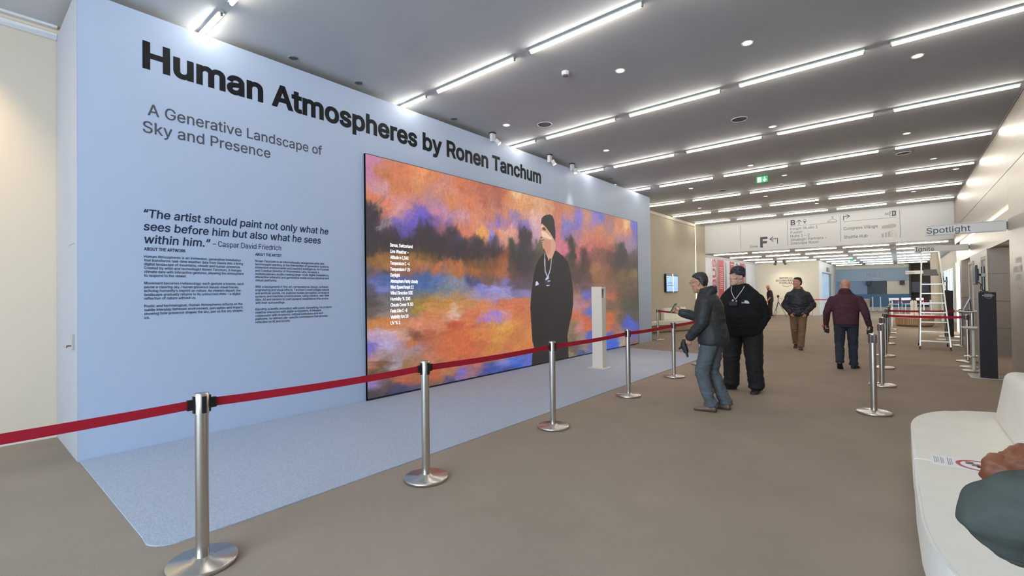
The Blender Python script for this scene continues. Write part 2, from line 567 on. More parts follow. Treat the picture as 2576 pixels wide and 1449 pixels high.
lettering('subtitle', [('A Generative Landscape of', 1.315, 3.214, 3.430, 0.118, 0.007), ('Sky and Presence', 1.274, 2.541, 3.243, 0.118, 0.007)], PX, M_INK3, ex)
lettering('quote', [('\u201cThe artist should paint not only what he', 1.278, 3.296, 2.364, 0.085, 0.012, 0.12), ('sees before him but also what he sees', 1.278, 3.188, 2.231, 0.085, 0.012, 0.12), ('within him.\u201d', 1.284, 1.885, 2.098, 0.085, 0.012, 0.12)], PX, M_INK2, ex)
lettering('attribution', [('\u2013 Caspar David Friedrich', 1.905, 2.663, 2.108, 0.062, 0.0)], PX, M_INK2, ex)
t1 = ['Human Atmospheres is an immersive, generative installation', 'that transforms real-time weather data from Davos into a living', 'digital landscape of mountains, clouds and human presence.', 'Created by artist and technologist Ronen Tanchum, it merges', 'climate data with interactive gestures, allowing the atmosphere', 'to respond to the viewer.', '', 'Movement becomes meteorology: each gesture a breeze, each', 'pause a clearing sky. Human presence leaves visual traces,', 'echoing humanity\u2019s imprint on nature. As viewers depart, the', 'landscape gradually returns to its untouched state \u2013 a digital', 'reflection of nature without us.', '', 'Poetic and technological, Human Atmospheres reflects on the', 'subtle interplay between environment, perception and impact,', 'showing how presence shapes the sky, just as the sky shapes', 'us.']
e1 = [2.198, 2.220, 2.193, 2.202, 2.228, 1.655, 0, 2.227, 2.171, 2.192, 2.192, 1.740, 0, 2.213, 2.217, 2.212, 1.328]
L = [('ABOUT THE ARTWORK', 1.281, 1.645, 2.024, 0.031, 0.02)]
for i, (s, e) in enumerate(zip(t1, e1)):
    if s: L.append((s, 1.281, e, 1.949 - i * 0.0393, 0.026, 0.010))
lettering('artwork_text', L, PX, M_INK2, ex)
t2 = ['Ronen Tanchum is an internationally recognized artist and', 'technologist working at the intersection of generative systems,', 'immersive environments and machine intelligence. As Founder', 'and Creative Director of Phenomena Labs, he leads a', 'multidisciplinary studio creating large-scale digital installations,', 'interactive artworks and generative media across physical and', 'virtual platforms.', '', 'With a background in fine art, computational design, software', 'engineering and visual effects, Tanchum\u2019s work bridges natural', 'and artificial worlds. He explores human perception, ecological', 'systems and machine consciousness, using robotics, real-time', 'data, AI and sensors to craft dynamic installations that evolve', 'with their surroundings.', '', 'Blending scientific innovation with poetic storytelling, his projects', 'redefine interaction with digital ecosystems. A frequent', 'collaborator with museums, cultural institutions and tech', 'platforms, he delivers site-specific commissions that provoke', 'reflection on AI and society.']
e2 = [3.23, 3.304, 3.304, 3.156, 3.303, 3.297, 2.612, 0, 3.29, 3.301, 3.301, 3.301, 3.289, 2.708, 0, 3.334, 3.185, 3.213, 3.275, 2.776]
L = [('ABOUT THE ARTIST', 2.357, 2.668, 2.028, 0.031, 0.02)]
for i, (s, e) in enumerate(zip(t2, e2)):
    if s: L.append((s, 2.355, e, 1.951 - i * 0.0389, 0.026, 0.010))
lettering('artist_text', L, PX, M_INK2, ex)

# ---- the big screen: a loose painterly landscape with a dark standing figure
PAINT = [396,353,190,120,150,418,350,200,120,95,393,334,180,115,150,417,336,190,110,70,446,342,205,115,75,481,354,225,140,90,510,348,205,125,80,549,349,195,120,110,574,354,205,110,75,393,311,200,130,140,417,312,195,140,140,446,320,200,115,75,480,328,205,130,85,517,329,195,125,110,557,335,205,125,100,600,342,190,105,75,647,346,175,95,70,682,352,170,90,70,396,296,215,120,80,420,297,215,120,85,446,298,200,130,130,480,303,190,120,120,517,308,170,120,140,557,314,205,120,80,600,317,205,115,80,646,323,180,100,75,682,328,165,95,80,391,280,50,45,60,400,273,48,44,60,390,264,45,42,58,403,263,50,44,62,414,280,210,125,100,439,278,190,130,140,459,278,130,100,180,483,283,105,85,190,517,287,185,120,150,548,291,180,130,160,582,292,190,130,140,618,300,205,125,95,656,304,190,115,90,395,257,45,42,60,411,257,240,230,245,426,258,150,120,150,445,262,110,95,185,472,265,100,80,180,494,267,85,65,150,520,267,120,90,150,548,273,140,100,150,581,270,200,115,95,617,277,215,130,100,655,281,170,120,150,686,291,130,100,170,395,242,55,45,50,423,247,60,45,45,452,249,90,75,160,483,255,58,46,60,509,257,60,48,55,536,261,150,90,110,560,261,65,50,60,590,262,215,120,90,631,270,225,155,80,636,263,230,150,80,655,259,140,130,220,680,270,215,120,85,392,223,50,42,42,422,231,52,45,42,455,230,60,50,48,490,236,55,45,45,527,238,55,46,48,568,248,90,70,150,572,235,60,50,60,612,245,70,55,60,660,248,75,60,70,392,210,130,90,40,422,209,150,100,50,455,211,150,105,50,490,216,120,85,45,527,218,95,70,45,568,220,60,48,45,612,225,60,50,48,659,228,75,55,50,392,198,150,100,50,422,199,160,105,50,454,200,165,105,55,489,204,175,110,60,527,203,190,110,65,572,204,180,105,55,616,209,110,75,45,664,212,120,75,45,394,187,75,70,90,422,188,85,75,90,454,190,130,85,75,489,193,150,90,70,527,194,175,100,60,567,195,170,100,55,611,193,150,90,50,664,195,140,85,50,392,177,80,90,150,422,178,70,90,150,454,178,65,90,150,489,178,60,90,150,527,179,80,105,160,567,180,120,125,150,606,177,65,70,120,644,178,110,80,80,678,175,120,85,80,394,164,75,75,90,409,164,120,125,200,438,164,80,95,140,471,164,75,100,150,507,164,75,100,145,538,164,110,120,140,571,164,120,125,140,624,161,120,125,200,663,161,140,140,210,394,151,75,70,70,421,148,95,95,100,454,150,95,100,120,489,153,110,105,100,526,150,165,130,90,567,149,170,125,80,610,152,150,130,150,658,148,150,130,170,394,136,80,70,60,421,135,110,105,110,447,134,120,110,95,474,134,150,125,50,507,135,180,125,60,546,134,190,130,65,588,133,190,130,70,633,132,205,120,70,678,131,205,110,65,394,123,95,85,80,421,122,130,115,110,447,123,150,120,100,470,117,195,120,90,507,118,200,120,80,545,115,200,125,80,562,120,210,180,165,596,114,205,110,70,642,110,160,120,200,677,107,150,115,210,394,110,185,120,60,421,109,195,120,65,450,110,200,125,85,481,105,215,135,110,518,103,205,125,90,562,105,185,80,50,605,98,200,105,60,652,92,200,125,70,677,90,195,130,60,394,95,180,150,180,421,93,185,160,180,450,91,190,140,120,474,89,120,75,50,470,81,195,105,60,506,89,170,90,60,545,83,195,100,60,587,80,200,100,55,632,77,205,120,65,672,70,200,140,60,392,80,110,100,190,418,77,170,150,190,446,74,160,130,140,477,69,150,120,130,506,66,175,100,70,545,62,195,100,60,586,58,195,95,55,632,57,195,105,60,671,50,195,125,60,392,70,140,115,150,417,64,150,125,130,443,56,150,130,140,470,53,160,110,90,506,49,185,110,80,544,44,190,100,65,586,40,190,95,60,632,38,195,105,65,676,36,190,110,80,393,54,200,130,110,414,49,110,80,55,430,43,165,150,170,456,44,140,105,70,477,44,165,110,80,517,39,180,105,80,393,41,90,65,45,420,32,110,85,70,446,26,170,90,60,476,19,165,85,55,513,16,180,90,55,544,14,175,110,70,577,13,110,95,200,604,12,140,100,110,641,14,60,75,150,676,12,55,80,170,393,21,150,120,190,411,20,95,75,60,436,14,70,65,90,469,6,70,75,120,513,7,100,85,80,544,3,70,70,110,393,8,60,55,60,420,6,50,50,80,452,6,55,60,100,698,353,190,100,70,729,352,225,180,130,715,339,205,130,85,756,348,210,150,110,697,328,200,120,85,737,330,210,140,95,770,338,205,140,90,811,346,210,155,115,848,345,205,140,105,887,344,190,110,80,923,349,190,120,85,697,305,200,125,95,728,309,150,115,160,760,313,195,140,120,795,317,215,160,140,887,324,195,115,95,929,336,180,120,120,973,335,130,110,185,1013,343,185,125,110,1048,336,140,115,180,1086,353,110,100,190,1132,349,165,110,95,1190,348,195,120,90,1225,344,225,175,120,1281,350,100,100,190,696,291,170,120,150,727,297,150,120,175,765,295,130,110,180,794,298,200,160,170,886,302,190,110,110,910,311,120,110,180,959,316,120,105,175,1006,314,180,120,120,1070,316,190,120,90,1132,326,160,115,120,1181,327,205,130,90,1243,325,200,125,95,1285,321,110,95,170,696,274,225,160,130,722,277,220,150,130,755,280,70,55,55,769,275,68,55,55,794,277,195,150,170,886,279,200,110,120,915,285,130,105,165,965,289,160,110,130,1012,289,195,115,95,1069,294,195,110,80,1131,299,190,115,90,1189,304,170,120,130,1242,301,150,115,140,1284,296,130,105,150,696,254,205,140,120,718,250,75,65,60,740,258,190,130,120,759,256,65,55,60,788,252,150,120,140,809,254,95,85,70,885,259,195,110,130,908,254,195,105,120,939,270,60,50,48,978,269,195,110,110,1025,269,190,100,95,1083,273,180,95,80,1138,269,140,80,70,1197,277,65,55,58,1250,277,140,110,130,695,229,140,75,50,722,231,65,58,58,759,233,62,55,62,798,235,75,65,55,932,242,62,50,48,970,244,180,95,100,990,249,75,50,48,1031,244,130,75,70,1082,247,120,75,65,1137,250,90,60,55,1205,254,60,52,52,1268,257,80,68,68,695,212,150,85,55,721,208,80,65,60,758,209,68,58,60,944,216,85,65,60,996,218,75,55,50,1038,212,150,100,70,1097,214,130,85,65,1161,224,75,58,52,1230,222,90,70,52,1286,229,80,65,52,694,193,165,95,60,725,191,90,65,60,758,191,80,62,65,956,189,80,60,58,1009,190,90,65,55,1066,195,140,90,60,1128,200,110,75,55,1194,201,105,80,55,1276,207,120,95,60,694,170,120,110,170,725,168,90,75,90,757,174,90,75,85,955,165,110,85,80,1002,169,100,75,80,1065,165,130,90,75,1127,169,130,85,70,1193,170,100,75,55,1275,174,95,72,55,694,151,150,140,190,729,150,110,110,160,762,153,130,120,170,955,145,150,110,100,1001,144,95,95,180,1064,143,170,95,70,1126,143,170,90,65,1192,142,100,75,55,1274,141,80,65,50,693,131,195,105,65,729,133,200,105,65,761,135,190,110,75,954,121,175,125,130,1000,123,175,110,110,1064,118,150,95,75,1125,116,110,85,70,1218,117,75,75,60,1272,112,70,65,50,693,109,195,130,130,719,111,205,115,70,761,112,200,110,70,954,97,190,105,70,999,92,195,95,60,1013,105,80,100,190,1124,90,190,95,55,1190,82,95,85,70,1216,69,70,80,180,1271,83,85,75,65,697,92,215,150,70,728,90,205,130,65,760,88,195,115,70,934,71,130,110,85,972,72,185,115,110,1006,70,200,100,60,1115,60,195,100,60,1155,53,150,100,90,1243,64,70,85,190,1284,45,75,80,170,696,73,205,130,65,727,70,185,110,60,760,65,200,125,65,940,47,120,100,75,985,44,150,120,110,1012,45,75,90,190,1122,36,70,90,190,1197,31,150,130,120,1269,21,90,90,150,696,48,190,105,65,731,50,200,120,65,764,47,200,115,60,939,24,95,80,65,990,19,150,120,90,1011,13,90,95,150,1138,12,50,90,200,1196,15,160,140,130,1269,8,120,85,70,695,20,110,120,190,731,15,55,100,200,764,14,85,95,190,926,15,140,120,90,977,6,70,80,130,691,6,50,60,120,722,8,50,80,170]
FIG = {'robe':[(8.733,2.488),(9.02,2.374),(9.226,2.219),(9.342,1.954),(9.407,1.618),(9.417,1.281),(9.348,1.014),(9.218,0.754),(9.139,0.527),(9.16,0.394),(9.185,-0.039),(8.476,-0.034),(7.767,-0.006),(7.792,0.245),(7.86,0.387),(7.799,0.543),(7.773,0.903),(7.746,1.232),(7.786,1.53),(7.868,1.861),(7.949,2.105),(8.106,2.295),(8.292,2.414)],'cap':[(8.164,3.024),(8.193,3.151),(8.311,3.23),(8.354,3.239),(8.361,3.28),(8.381,3.245),(8.501,3.276),(8.611,3.247),(8.681,3.143),(8.715,2.905),(8.698,2.685),(8.611,2.768),(8.519,2.855),(8.332,2.979),(8.227,3.031)],'face':[(8.148,3.001),(8.227,3.024),(8.332,2.979),(8.519,2.855),(8.583,2.791),(8.616,2.768),(8.693,2.678),(8.724,2.584),(8.688,2.485),(8.589,2.336),(8.532,2.279),(8.484,2.305),(8.438,2.233),(8.386,2.325),(8.292,2.429),(8.226,2.512),(8.196,2.609),(8.162,2.684),(8.132,2.774),(8.136,2.944)],'cheek':[(8.299,2.71),(8.515,2.696),(8.539,2.571),(8.481,2.409),(8.387,2.372),(8.293,2.46),(8.243,2.582)],'light':[(8.158,2.977),(8.221,3.008),(8.263,2.981),(8.178,2.929)],'light2':[(8.166,2.87),(8.303,2.873),(8.49,2.789),(8.583,2.765),(8.543,2.714),(8.3,2.742),(8.195,2.764)],'eye':[(8.21,2.957),(8.294,2.966),(8.357,2.916),(8.303,2.892),(8.224,2.909)],'nos':[(8.137,2.74),(8.2,2.752),(8.194,2.714),(8.147,2.71)],'mouth':[(8.177,2.682),(8.283,2.703),(8.277,2.677),(8.187,2.658)],'chin':[(8.197,2.64),(8.234,2.64),(8.228,2.624),(8.197,2.618)],'beard':[(8.226,2.512),(8.273,2.49),(8.324,2.415),(8.386,2.325),(8.334,2.369),(8.282,2.429)],'lan1':[(8.276,2.397),(8.302,2.399),(8.306,2.118),(8.304,2.031),(8.387,1.895),(8.36,1.882),(8.278,2.017),(8.271,2.179)],'lan2':[(8.527,2.278),(8.555,2.286),(8.517,2.094),(8.476,1.992),(8.408,1.883),(8.376,1.895),(8.449,1.997),(8.501,2.125)],'clip':[(8.3,1.837),(8.376,1.908),(8.436,1.896),(8.424,1.846),(8.342,1.813),(8.289,1.812)],'badge':[(8.278,1.812),(8.483,1.815),(8.48,1.695),(8.286,1.694)],'b1':[(8.385,1.801),(8.493,1.806),(8.482,1.783),(8.39,1.779)],'b2':[(8.339,1.704),(8.469,1.711),(8.458,1.692),(8.344,1.685)],'logo':[(7.946,1.765),(7.997,1.79),(8.037,1.754),(8.067,1.724),(7.995,1.699),(7.939,1.686)],'hills':[(3.805,2.402),(3.81,2.885),(3.941,2.878),(4.045,2.801),(4.089,2.715),(4.073,2.582),(4.164,2.552),(4.354,2.585),(4.435,2.512),(4.517,2.41),(4.723,2.483),(4.794,2.588),(4.939,2.668),(5.125,2.664),(5.278,2.591),(5.396,2.572),(5.559,2.663),(5.684,2.645),(5.746,2.542),(5.897,2.508),(6.26,2.537),(6.547,2.46),(6.929,2.471),(6.926,2.281),(5.718,2.138),(4.719,2.216),(3.803,2.135)],'bush':[(7.043,2.523),(7.155,2.617),(7.31,2.514),(7.429,2.669),(7.432,2.844),(7.598,2.875),(7.766,2.817),(7.859,2.584),(7.979,2.349),(7.9,2.164),(7.673,1.917),(7.299,1.966),(7.127,2.302)],'cypress':[(9.257,2.722),(9.366,2.865),(9.49,2.808),(9.547,2.573),(9.504,2.162),(9.315,2.122),(9.286,2.422)],'tree':[(11.841,2.881),(12.057,2.857),(12.271,2.629),(12.491,2.436),(12.866,2.391),(12.859,2.202),(11.776,2.206),(11.454,2.504),(11.624,2.669),(11.833,2.643)],'shrub':[(9.773,2.588),(9.908,2.649),(10.039,2.535),(10.103,2.361),(10.382,2.339),(10.096,2.113),(9.86,2.14),(9.767,2.345)]}

def paint_screen():
    Y0, Y1, Z0, Z1 = 3.861, 12.977, 0.033, 3.589
    NX, NZ = 910, 355
    P = np.array(PAINT, float).reshape(-1, 5)
    pu, pv = P[:, 0] / 100, P[:, 1] / 100
    pc = P[:, 2:] / 255.0
    rng = np.random.default_rng(5)
    def smooth_noise(n, m, cu, cv):
        g = rng.normal(size=(cv + 3, cu + 3))
        x = np.linspace(0, cu, n); y = np.linspace(0, cv, m)
        xi = x.astype(int); yi = y.astype(int)
        fx = x - xi; fy = y - yi
        fx = fx * fx * (3 - 2 * fx); fy = fy * fy * (3 - 2 * fy)
        g00 = g[np.ix_(yi, xi)]; g10 = g[np.ix_(yi, xi + 1)]; g01 = g[np.ix_(yi + 1, xi)]; g11 = g[np.ix_(yi + 1, xi + 1)]
        a = g00 * (1 - fx) + g10 * fx; b = g01 * (1 - fx) + g11 * fx
        return a * (1 - fy)[:, None] + b * fy[:, None]
    us = np.linspace(Y0, Y1, NX); vs = np.linspace(Z0, Z1, NZ)
    # coarse colour field
    cx, cz = 228, 90
    cu, cv = np.meshgrid(np.linspace(Y0, Y1, cx), np.linspace(Z0, Z1, cz))
    wu = cu + 0.05 * smooth_noise(cx, cz, 40, 18) + 0.03 * smooth_noise(cx, cz, 110, 45)
    wv = cv + 0.03 * smooth_noise(cx, cz, 36, 22) + 0.018 * smooth_noise(cx, cz, 100, 50)
    d2 = ((wu[..., None] - pu) * 0.72) ** 2 + (wv[..., None] - pv) ** 2 + 0.0012
    w = d2 ** -2.6
    fld = (w @ pc) / w.sum(-1, keepdims=True)
    def inside(poly, gu, gv):
        m = np.zeros(gu.shape, bool)
        n = len(poly)
        for i in range(n):
            (x0, y0), (x1, y1) = poly[i], poly[(i + 1) % n]
            c = ((y0 > gv) != (y1 > gv))
            m ^= c & (gu < (x1 - x0) * (gv - y0) / (y1 - y0 + 1e-12) + x0)
        return m
    for key, col, al in (('hills', (56, 47, 53), .8), ('bush', (60, 52, 58), .75), ('cypress', (58, 48, 46), .8), ('tree', (58, 50, 52), .8), ('shrub', (72, 48, 48), .6)):
        m = inside(FIG[key], cu + 0.02 * smooth_noise(cx, cz, 90, 40), cv + 0.02 * smooth_noise(cx, cz, 90, 40)).astype(float)
        for _ in range(2): m = (m + np.roll(m, 1, 0) + np.roll(m, -1, 0) + np.roll(m, 1, 1) + np.roll(m, -1, 1)) / 5
        a_ = (m * al * (1 + 0.12 * smooth_noise(cx, cz, 60, 30)))[..., None].clip(0, 1)
        fld = fld * (1 - a_) + np.array(col) / 255.0 * a_
    def field(u, v):
        x = np.clip((u - Y0) / (Y1 - Y0) * (cx - 1), 0, cx - 1.001); y = np.clip((v - Z0) / (Z1 - Z0) * (cz - 1), 0, cz - 1.001)
        xi = x.astype(int); yi = y.astype(int); fx = (x - xi)[..., None]; fy = (y - yi)[..., None]
        return (fld[yi, xi] * (1 - fx) + fld[yi, xi + 1] * fx) * (1 - fy) + (fld[yi + 1, xi] * (1 - fx) + fld[yi + 1, xi + 1] * fx) * fy
    gu, gv = np.meshgrid(us, vs)
    img = field(gu, gv)
    # brush strokes
    du, dv = (Y1 - Y0) / (NX - 1), (Z1 - Z0) / (NZ - 1)
    for big, cnt in ((0.85, 1000), (0.45, 4800)):
        for k in range(cnt):
            u, v = rng.uniform(Y0, Y1), rng.uniform(Z0, Z1)
            low = v < 1.75
            L = rng.uniform(0.14, 0.40) * big * (1.2 if low else 0.8); Wd = rng.uniform(0.035, 0.085) * big
            a = rng.normal(0, 0.16) if low else (rng.normal(0.5, 0.7) if rng.random() < 0.6 else rng.normal(1.45, 0.25))
            c = field(np.array(u), np.array(v)) * (1 + rng.normal(0, 0.055)) + rng.normal(0, 0.016, 3)
            i0, i1 = max(0, int((u - L - Y0) / du)), min(NX, int((u + L - Y0) / du) + 1)
            j0, j1 = max(0, int((v - L - Z0) / dv)), min(NZ, int((v + L - Z0) / dv) + 1)
            if i1 <= i0 or j1 <= j0: continue
            xx = gu[j0:j1, i0:i1] - u; yy = gv[j0:j1, i0:i1] - v
            s = xx * math.cos(a) + yy * math.sin(a); t = -xx * math.sin(a) + yy * math.cos(a)
            r = (s / L) ** 4 + (t / Wd) ** 2
            al = np.clip(1.3 - r * 1.3, 0, 1) * (0.42 + 0.22 * np.sin(t / Wd * 9 + k))
            img[j0:j1, i0:i1] += (c - img[j0:j1, i0:i1]) * al[..., None]
    img *= 1 + 0.03 * smooth_noise(NX, NZ, 260, 190)[..., None] + 0.02 * smooth_noise(NX, NZ, 500, 60)[..., None]
    def put(key, col, al=1.0):
        m = inside(FIG[key], gu, gv)
        img[m] = img[m] * (1 - al) + np.array(col) / 255.0 * al
    put('robe', (38, 33, 34)); put('face', (206, 150, 126)); put('cheek', (196, 128, 104), 0.7)
    put('light2', (232, 205, 172), 0.8); put('light', (232, 190, 178)); put('eye', (96, 62, 62)); put('nos', (70, 44, 42)); put('mouth', (110, 58, 62)); put('chin', (120, 74, 66)); put('beard', (70, 56, 54))
    put('cap', (44, 42, 40))
    for k in ('lan1', 'lan2', 'clip'): put(k, (188, 186, 214))
    put('badge', (52, 50, 70)); put('b1', (170, 172, 210)); put('b2', (200, 200, 225)); put('logo', (200, 202, 235))
    gr = img.mean(-1, keepdims=True); img = gr + (img - gr) * 0.93 + 0.006
    img = np.clip(img, 0, 1)
    lin = np.where(img <= 0.04045, img / 12.92, ((img + 0.055) / 1.055) ** 2.4)
    me = bpy.data.meshes.new('picture')
    nv = NX * NZ
    co = np.empty((nv, 3), np.float32); co[:, 0] = WX + 0.030; co[:, 1] = gu.ravel(); co[:, 2] = gv.ravel()
    me.vertices.add(nv); me.vertices.foreach_set('co', co.ravel())
    idx = np.arange(nv).reshape(NZ, NX)
    q = np.stack([idx[:-1, :-1], idx[:-1, 1:], idx[1:, 1:], idx[1:, :-1]], -1).reshape(-1, 4)
    me.loops.add(q.size); me.loops.foreach_set('vertex_index', q.ravel().astype(np.int32))
    me.polygons.add(len(q)); me.polygons.foreach_set('loop_start', np.arange(0, q.size, 4, dtype=np.int32))
    me.update(calc_edges=True)
    at = me.color_attributes.new('picture_colour', 'FLOAT_COLOR', 'POINT')
    rgba = np.ones((nv, 4), np.float32); rgba[:, :3] = lin.reshape(-1, 3)
    at.data.foreach_set('color', rgba.ravel())
    m = bpy.data.materials.new('screen_picture'); m.use_nodes = True
    nt = m.node_tree; b = nt.nodes['Principled BSDF']
    b.inputs['Base Color'].default_value = (0.01, 0.01, 0.01, 1); b.inputs['Roughness'].default_value = 0.6
    a = nt.nodes.new('ShaderNodeVertexColor'); a.layer_name = 'picture_colour'
    nt.links.new(a.outputs['Color'], b.inputs['Emission Color']); b.inputs['Emission Strength'].default_value = 0.72
    me.materials.append(m)
    return me
vs_ = empty('video_wall', (0, 0, 0))
tag(vs_, 'huge lit screen with an orange and violet painted landscape and dark figure', 'screen')
obj_from_mesh('picture', paint_screen(), None, vs_)
bm = B()
bx(bm, WX, WX + 0.028, 3.855, 12.982, 0.012, 3.595)
for y0, y1, z0, z1 in ((3.855, 3.860, 0.012, 3.595), (12.978, 12.982, 0.012, 3.595), (3.855, 12.982, 0.012, 0.032), (3.855, 12.982, 3.590, 3.595)):
    bx(bm, WX, WX + 0.036, y0, y1, z0, z1)
obj_from_bm('bezel', bm, M_BLACKPL, vs_)
M_CAPT = mat('lit_white_caption', (1, 1, 1, 1), 0.6, emit=0.72, ecol=(0.95, 0.93, 1.0, 1))
cap_lines = [('Davos, Switzerland', 4.272, 4.697, 2.268), ('Live Weather ~', 4.273, 4.62, 2.172), ('Altitude m 1,560', 4.274, 4.612, 2.082), ('Temperature C -4', 4.272, 4.634, 1.992), ('Temperature F 25', 4.272, 4.640, 1.902), ('Daylight', 4.272, 4.446, 1.812), ('Atmosphere Partly cloudy', 4.272, 4.797, 1.718), ('Wind Speed kmph 12', 4.272, 4.708, 1.628), ('Wind Direction SSE', 4.272, 4.69, 1.538), ('Humidity % 100', 4.272, 4.64, 1.448), ('Clouds Cover % 50', 4.272, 4.694, 1.357), ('Feels Like C -8', 4.270, 4.58, 1.266), ('Visibility km 10', 4.270, 4.60, 1.175), ('UV % 1', 4.268, 4.443, 1.085)]
lettering('caption', [(s, a, b, z, 0.05, 0.012) for s, a, b, z in cap_lines], plane_x(WX + 0.0345), M_CAPT, vs_)


# white sensor post
sp = empty('sensor_post', (-4.70, 8.42, 0), 0.0)
tag(sp, 'slim white post with a small camera opening, standing on the grey carpet', 'post')
obj_from_bm('base_plate', bx(B(), -0.20, 0.20, -0.17, 0.17, 0.008, 0.016), M_WHITE, sp)
bm = B()
hw, hd = 0.115, 0.085
bx(bm, -hw, hw, -hd, hd, 0.016, 1.42)
bx(bm, -hw, hw, -hd, hd, 1.60, 1.645)
bx(bm, -hw, 0.0, -hd, hd, 1.42, 1.60)
bx(bm, 0.0, hw, -hd, -hd + 0.012, 1.42, 1.60)
bx(bm, 0.0, hw, hd - 0.03, hd, 1.42, 1.60)
obj_from_bm('column', bm, M_OFFWHITE, sp)
bm = B(); bx(bm, 0.001, 0.01, -hd + .013, hd - .031, 1.421, 1.599); obj_from_bm('opening_back', bm, mat('opening_grey', srgb(128, 140, 138), .4), sp)
bm = B(); tube(bm, (0.01, -0.01, 1.53), (0.06, -0.01, 1.53), 0.026, n=20)
obj_from_bm('camera_lens', bm, M_BLACKPL, sp)['label'] = 'small black camera lens'

# ================================================================== STANCHIONS
def stanchion_parts(root, dirs, cap_dirs):
    """dirs: angles of belt sockets with a clip; base, pole, head"""
    bm = B(); lathe(bm, [(0, 0.0), (0.176, 0.0), (0.18, 0.004), (0.18, 0.022), (0.174, 0.028), (0.06, 0.031), (0.045, 0.045), (0, 0.045)], 48)
    obj_from_bm('base', bm, M_STEEL, root, True)
    bm = B(); lathe(bm, [(0, 0.03), (0.034, 0.03), (0.034, 0.86), (0, 0.86)], 32)
    obj_from_bm('pole', bm, M_STEEL, root, True)
    bm = B(); lathe(bm, [(0, 0.86), (0.0375, 0.86), (0.0375, 0.972), (0.034, 0.98), (0, 0.98)], 32)
    obj_from_bm('head', bm, M_STEEL, root, True)
    for a in range(4):
        t = a * math.pi / 2
        bm = B(); bx(bm, -0.012, 0.012, 0.033, 0.045, 0.868, 0.964, 0.003)
        bmesh.ops.rotate(bm, verts=bm.verts, cent=(0, 0, 0), matrix=Matrix.Rotation(t, 3, 'Z'))
        obj_from_bm('belt_slot', bm, M_BLACKPL, root)
def belt_between(root, x0, y0, x1, y1, z0=0.918, z1=0.918, hh=0.05, clip=True, sag=0.012):
    """red belt running out of the post 'root' to the next post"""
    v = Vector((x1 - x0, y1 - y0)); Ln = v.length; v.normalize()
    n = Vector((-v.y, v.x)) * 0.0012
    bm = B(); N = 12; rows = []
    for i in range(N + 1):
        t = i / N
        d = 0.07 + (Ln - 0.14) * t
        z = z0 + (z1 - z0) * t - sag * 4 * t * (1 - t)
        c = Vector((v.x * d, v.y * d))
        rows.append([bm.verts.new((c.x + n.x * s, c.y + n.y * s, z + q * hh / 2)) for s, q in ((-1, -1), (1, -1), (1, 1), (-1, 1))])
    for a, b in zip(rows, rows[1:]):
        for i in range(4):
            j = (i + 1) % 4
            bm.faces.new((a[i], a[j], b[j], b[i]))
    bm.faces.new(rows[0][::-1]); bm.faces.new(rows[-1])
    o = obj_from_bm('belt', bm, M_BELT, root); o['label'] = 'red retractable belt'
    for d, zz in ((0.055, z0), (Ln - 0.055, z1)):
        bm = B(); c = Vector((v.x * d, v.y * d))
        bar(bm, (c.x - v.x * 0.018, c.y - v.y * 0.018, zz), (c.x + v.x * 0.018, c.y + v.y * 0.018, zz), 0.022, hh + 0.008)
        obj_from_bm('belt_clip', bm, M_BLACKPL, root)
def post(x, y, label, group=None):
    r = empty('belt_barrier_post', (x, y, 0))
    tag(r, label, 'barrier post', group)
    stanchion_parts(r, [], [])
    return r
LEFT = [(-3.105, -1.05, 'steel belt post left of the frame, starting the red belt along the carpet'),
        (-3.115, 0.935, 'nearest steel belt post, beside the front corner of the grey carpet'),
        (-3.055, 2.535, 'steel belt post second from the front along the edge of the grey carpet'),
        (-3.065, 4.40, 'steel belt post in front of the dark figure on the screen'),
        (-3.10, 6.40, 'steel belt post just right of the white sensor post'),
        (-3.135, 8.30, 'steel belt post beside the man holding up a phone'),
        (-3.22, 9.98, 'steel belt post hidden behind the man with the phone'),
        (-3.17, 11.85, 'steel belt post glimpsed between the two standing men')]
posts = [post(x, y, l) for x, y, l in LEFT]
for i in range(len(LEFT) - 1):
    belt_between(posts[i], LEFT[i][0], LEFT[i][1], LEFT[i + 1][0], LEFT[i + 1][1])
pb = post(-5.93, 14.40, 'steel belt post standing before the pale bench at the screen wall end')
belt_between(pb, -5.93, 14.40, -3.17, 11.85)
RIGHT = [(-0.266, 7.262, 'nearest steel belt post on the right, its round base in full view'),
         (-0.237, 9.40, 'second steel belt post in the right hand row, close behind the nearest'),
         (-0.27, 11.50, 'third steel belt post in the right hand row'),
         (-0.268, 13.57, 'fourth steel belt post in the right hand row, red belt running to the kiosk'),
         (-0.28, 16.60, 'fifth steel belt post in the right hand row, facing the ladder'),
         (-0.28, 18.67, 'sixth steel belt post in the right hand row'),
         (-0.27, 20.70, 'seventh steel belt post in the right hand row'),
         (-0.25, 22.54, 'farthest steel belt post in the right hand row')]
rp = [post(x, y, l) for x, y, l in RIGHT]
pk = post(1.06, 13.40, 'steel belt post behind the dark kiosk, catching the nearer red belt')
pl = post(1.23, 16.95, 'steel belt post at the right of the ladder, catching the farther red belt')
belt_between(rp[3], -0.268, 13.57, 1.06, 13.40)
belt_between(rp[4], -0.28, 16.60, 1.23, 16.95)

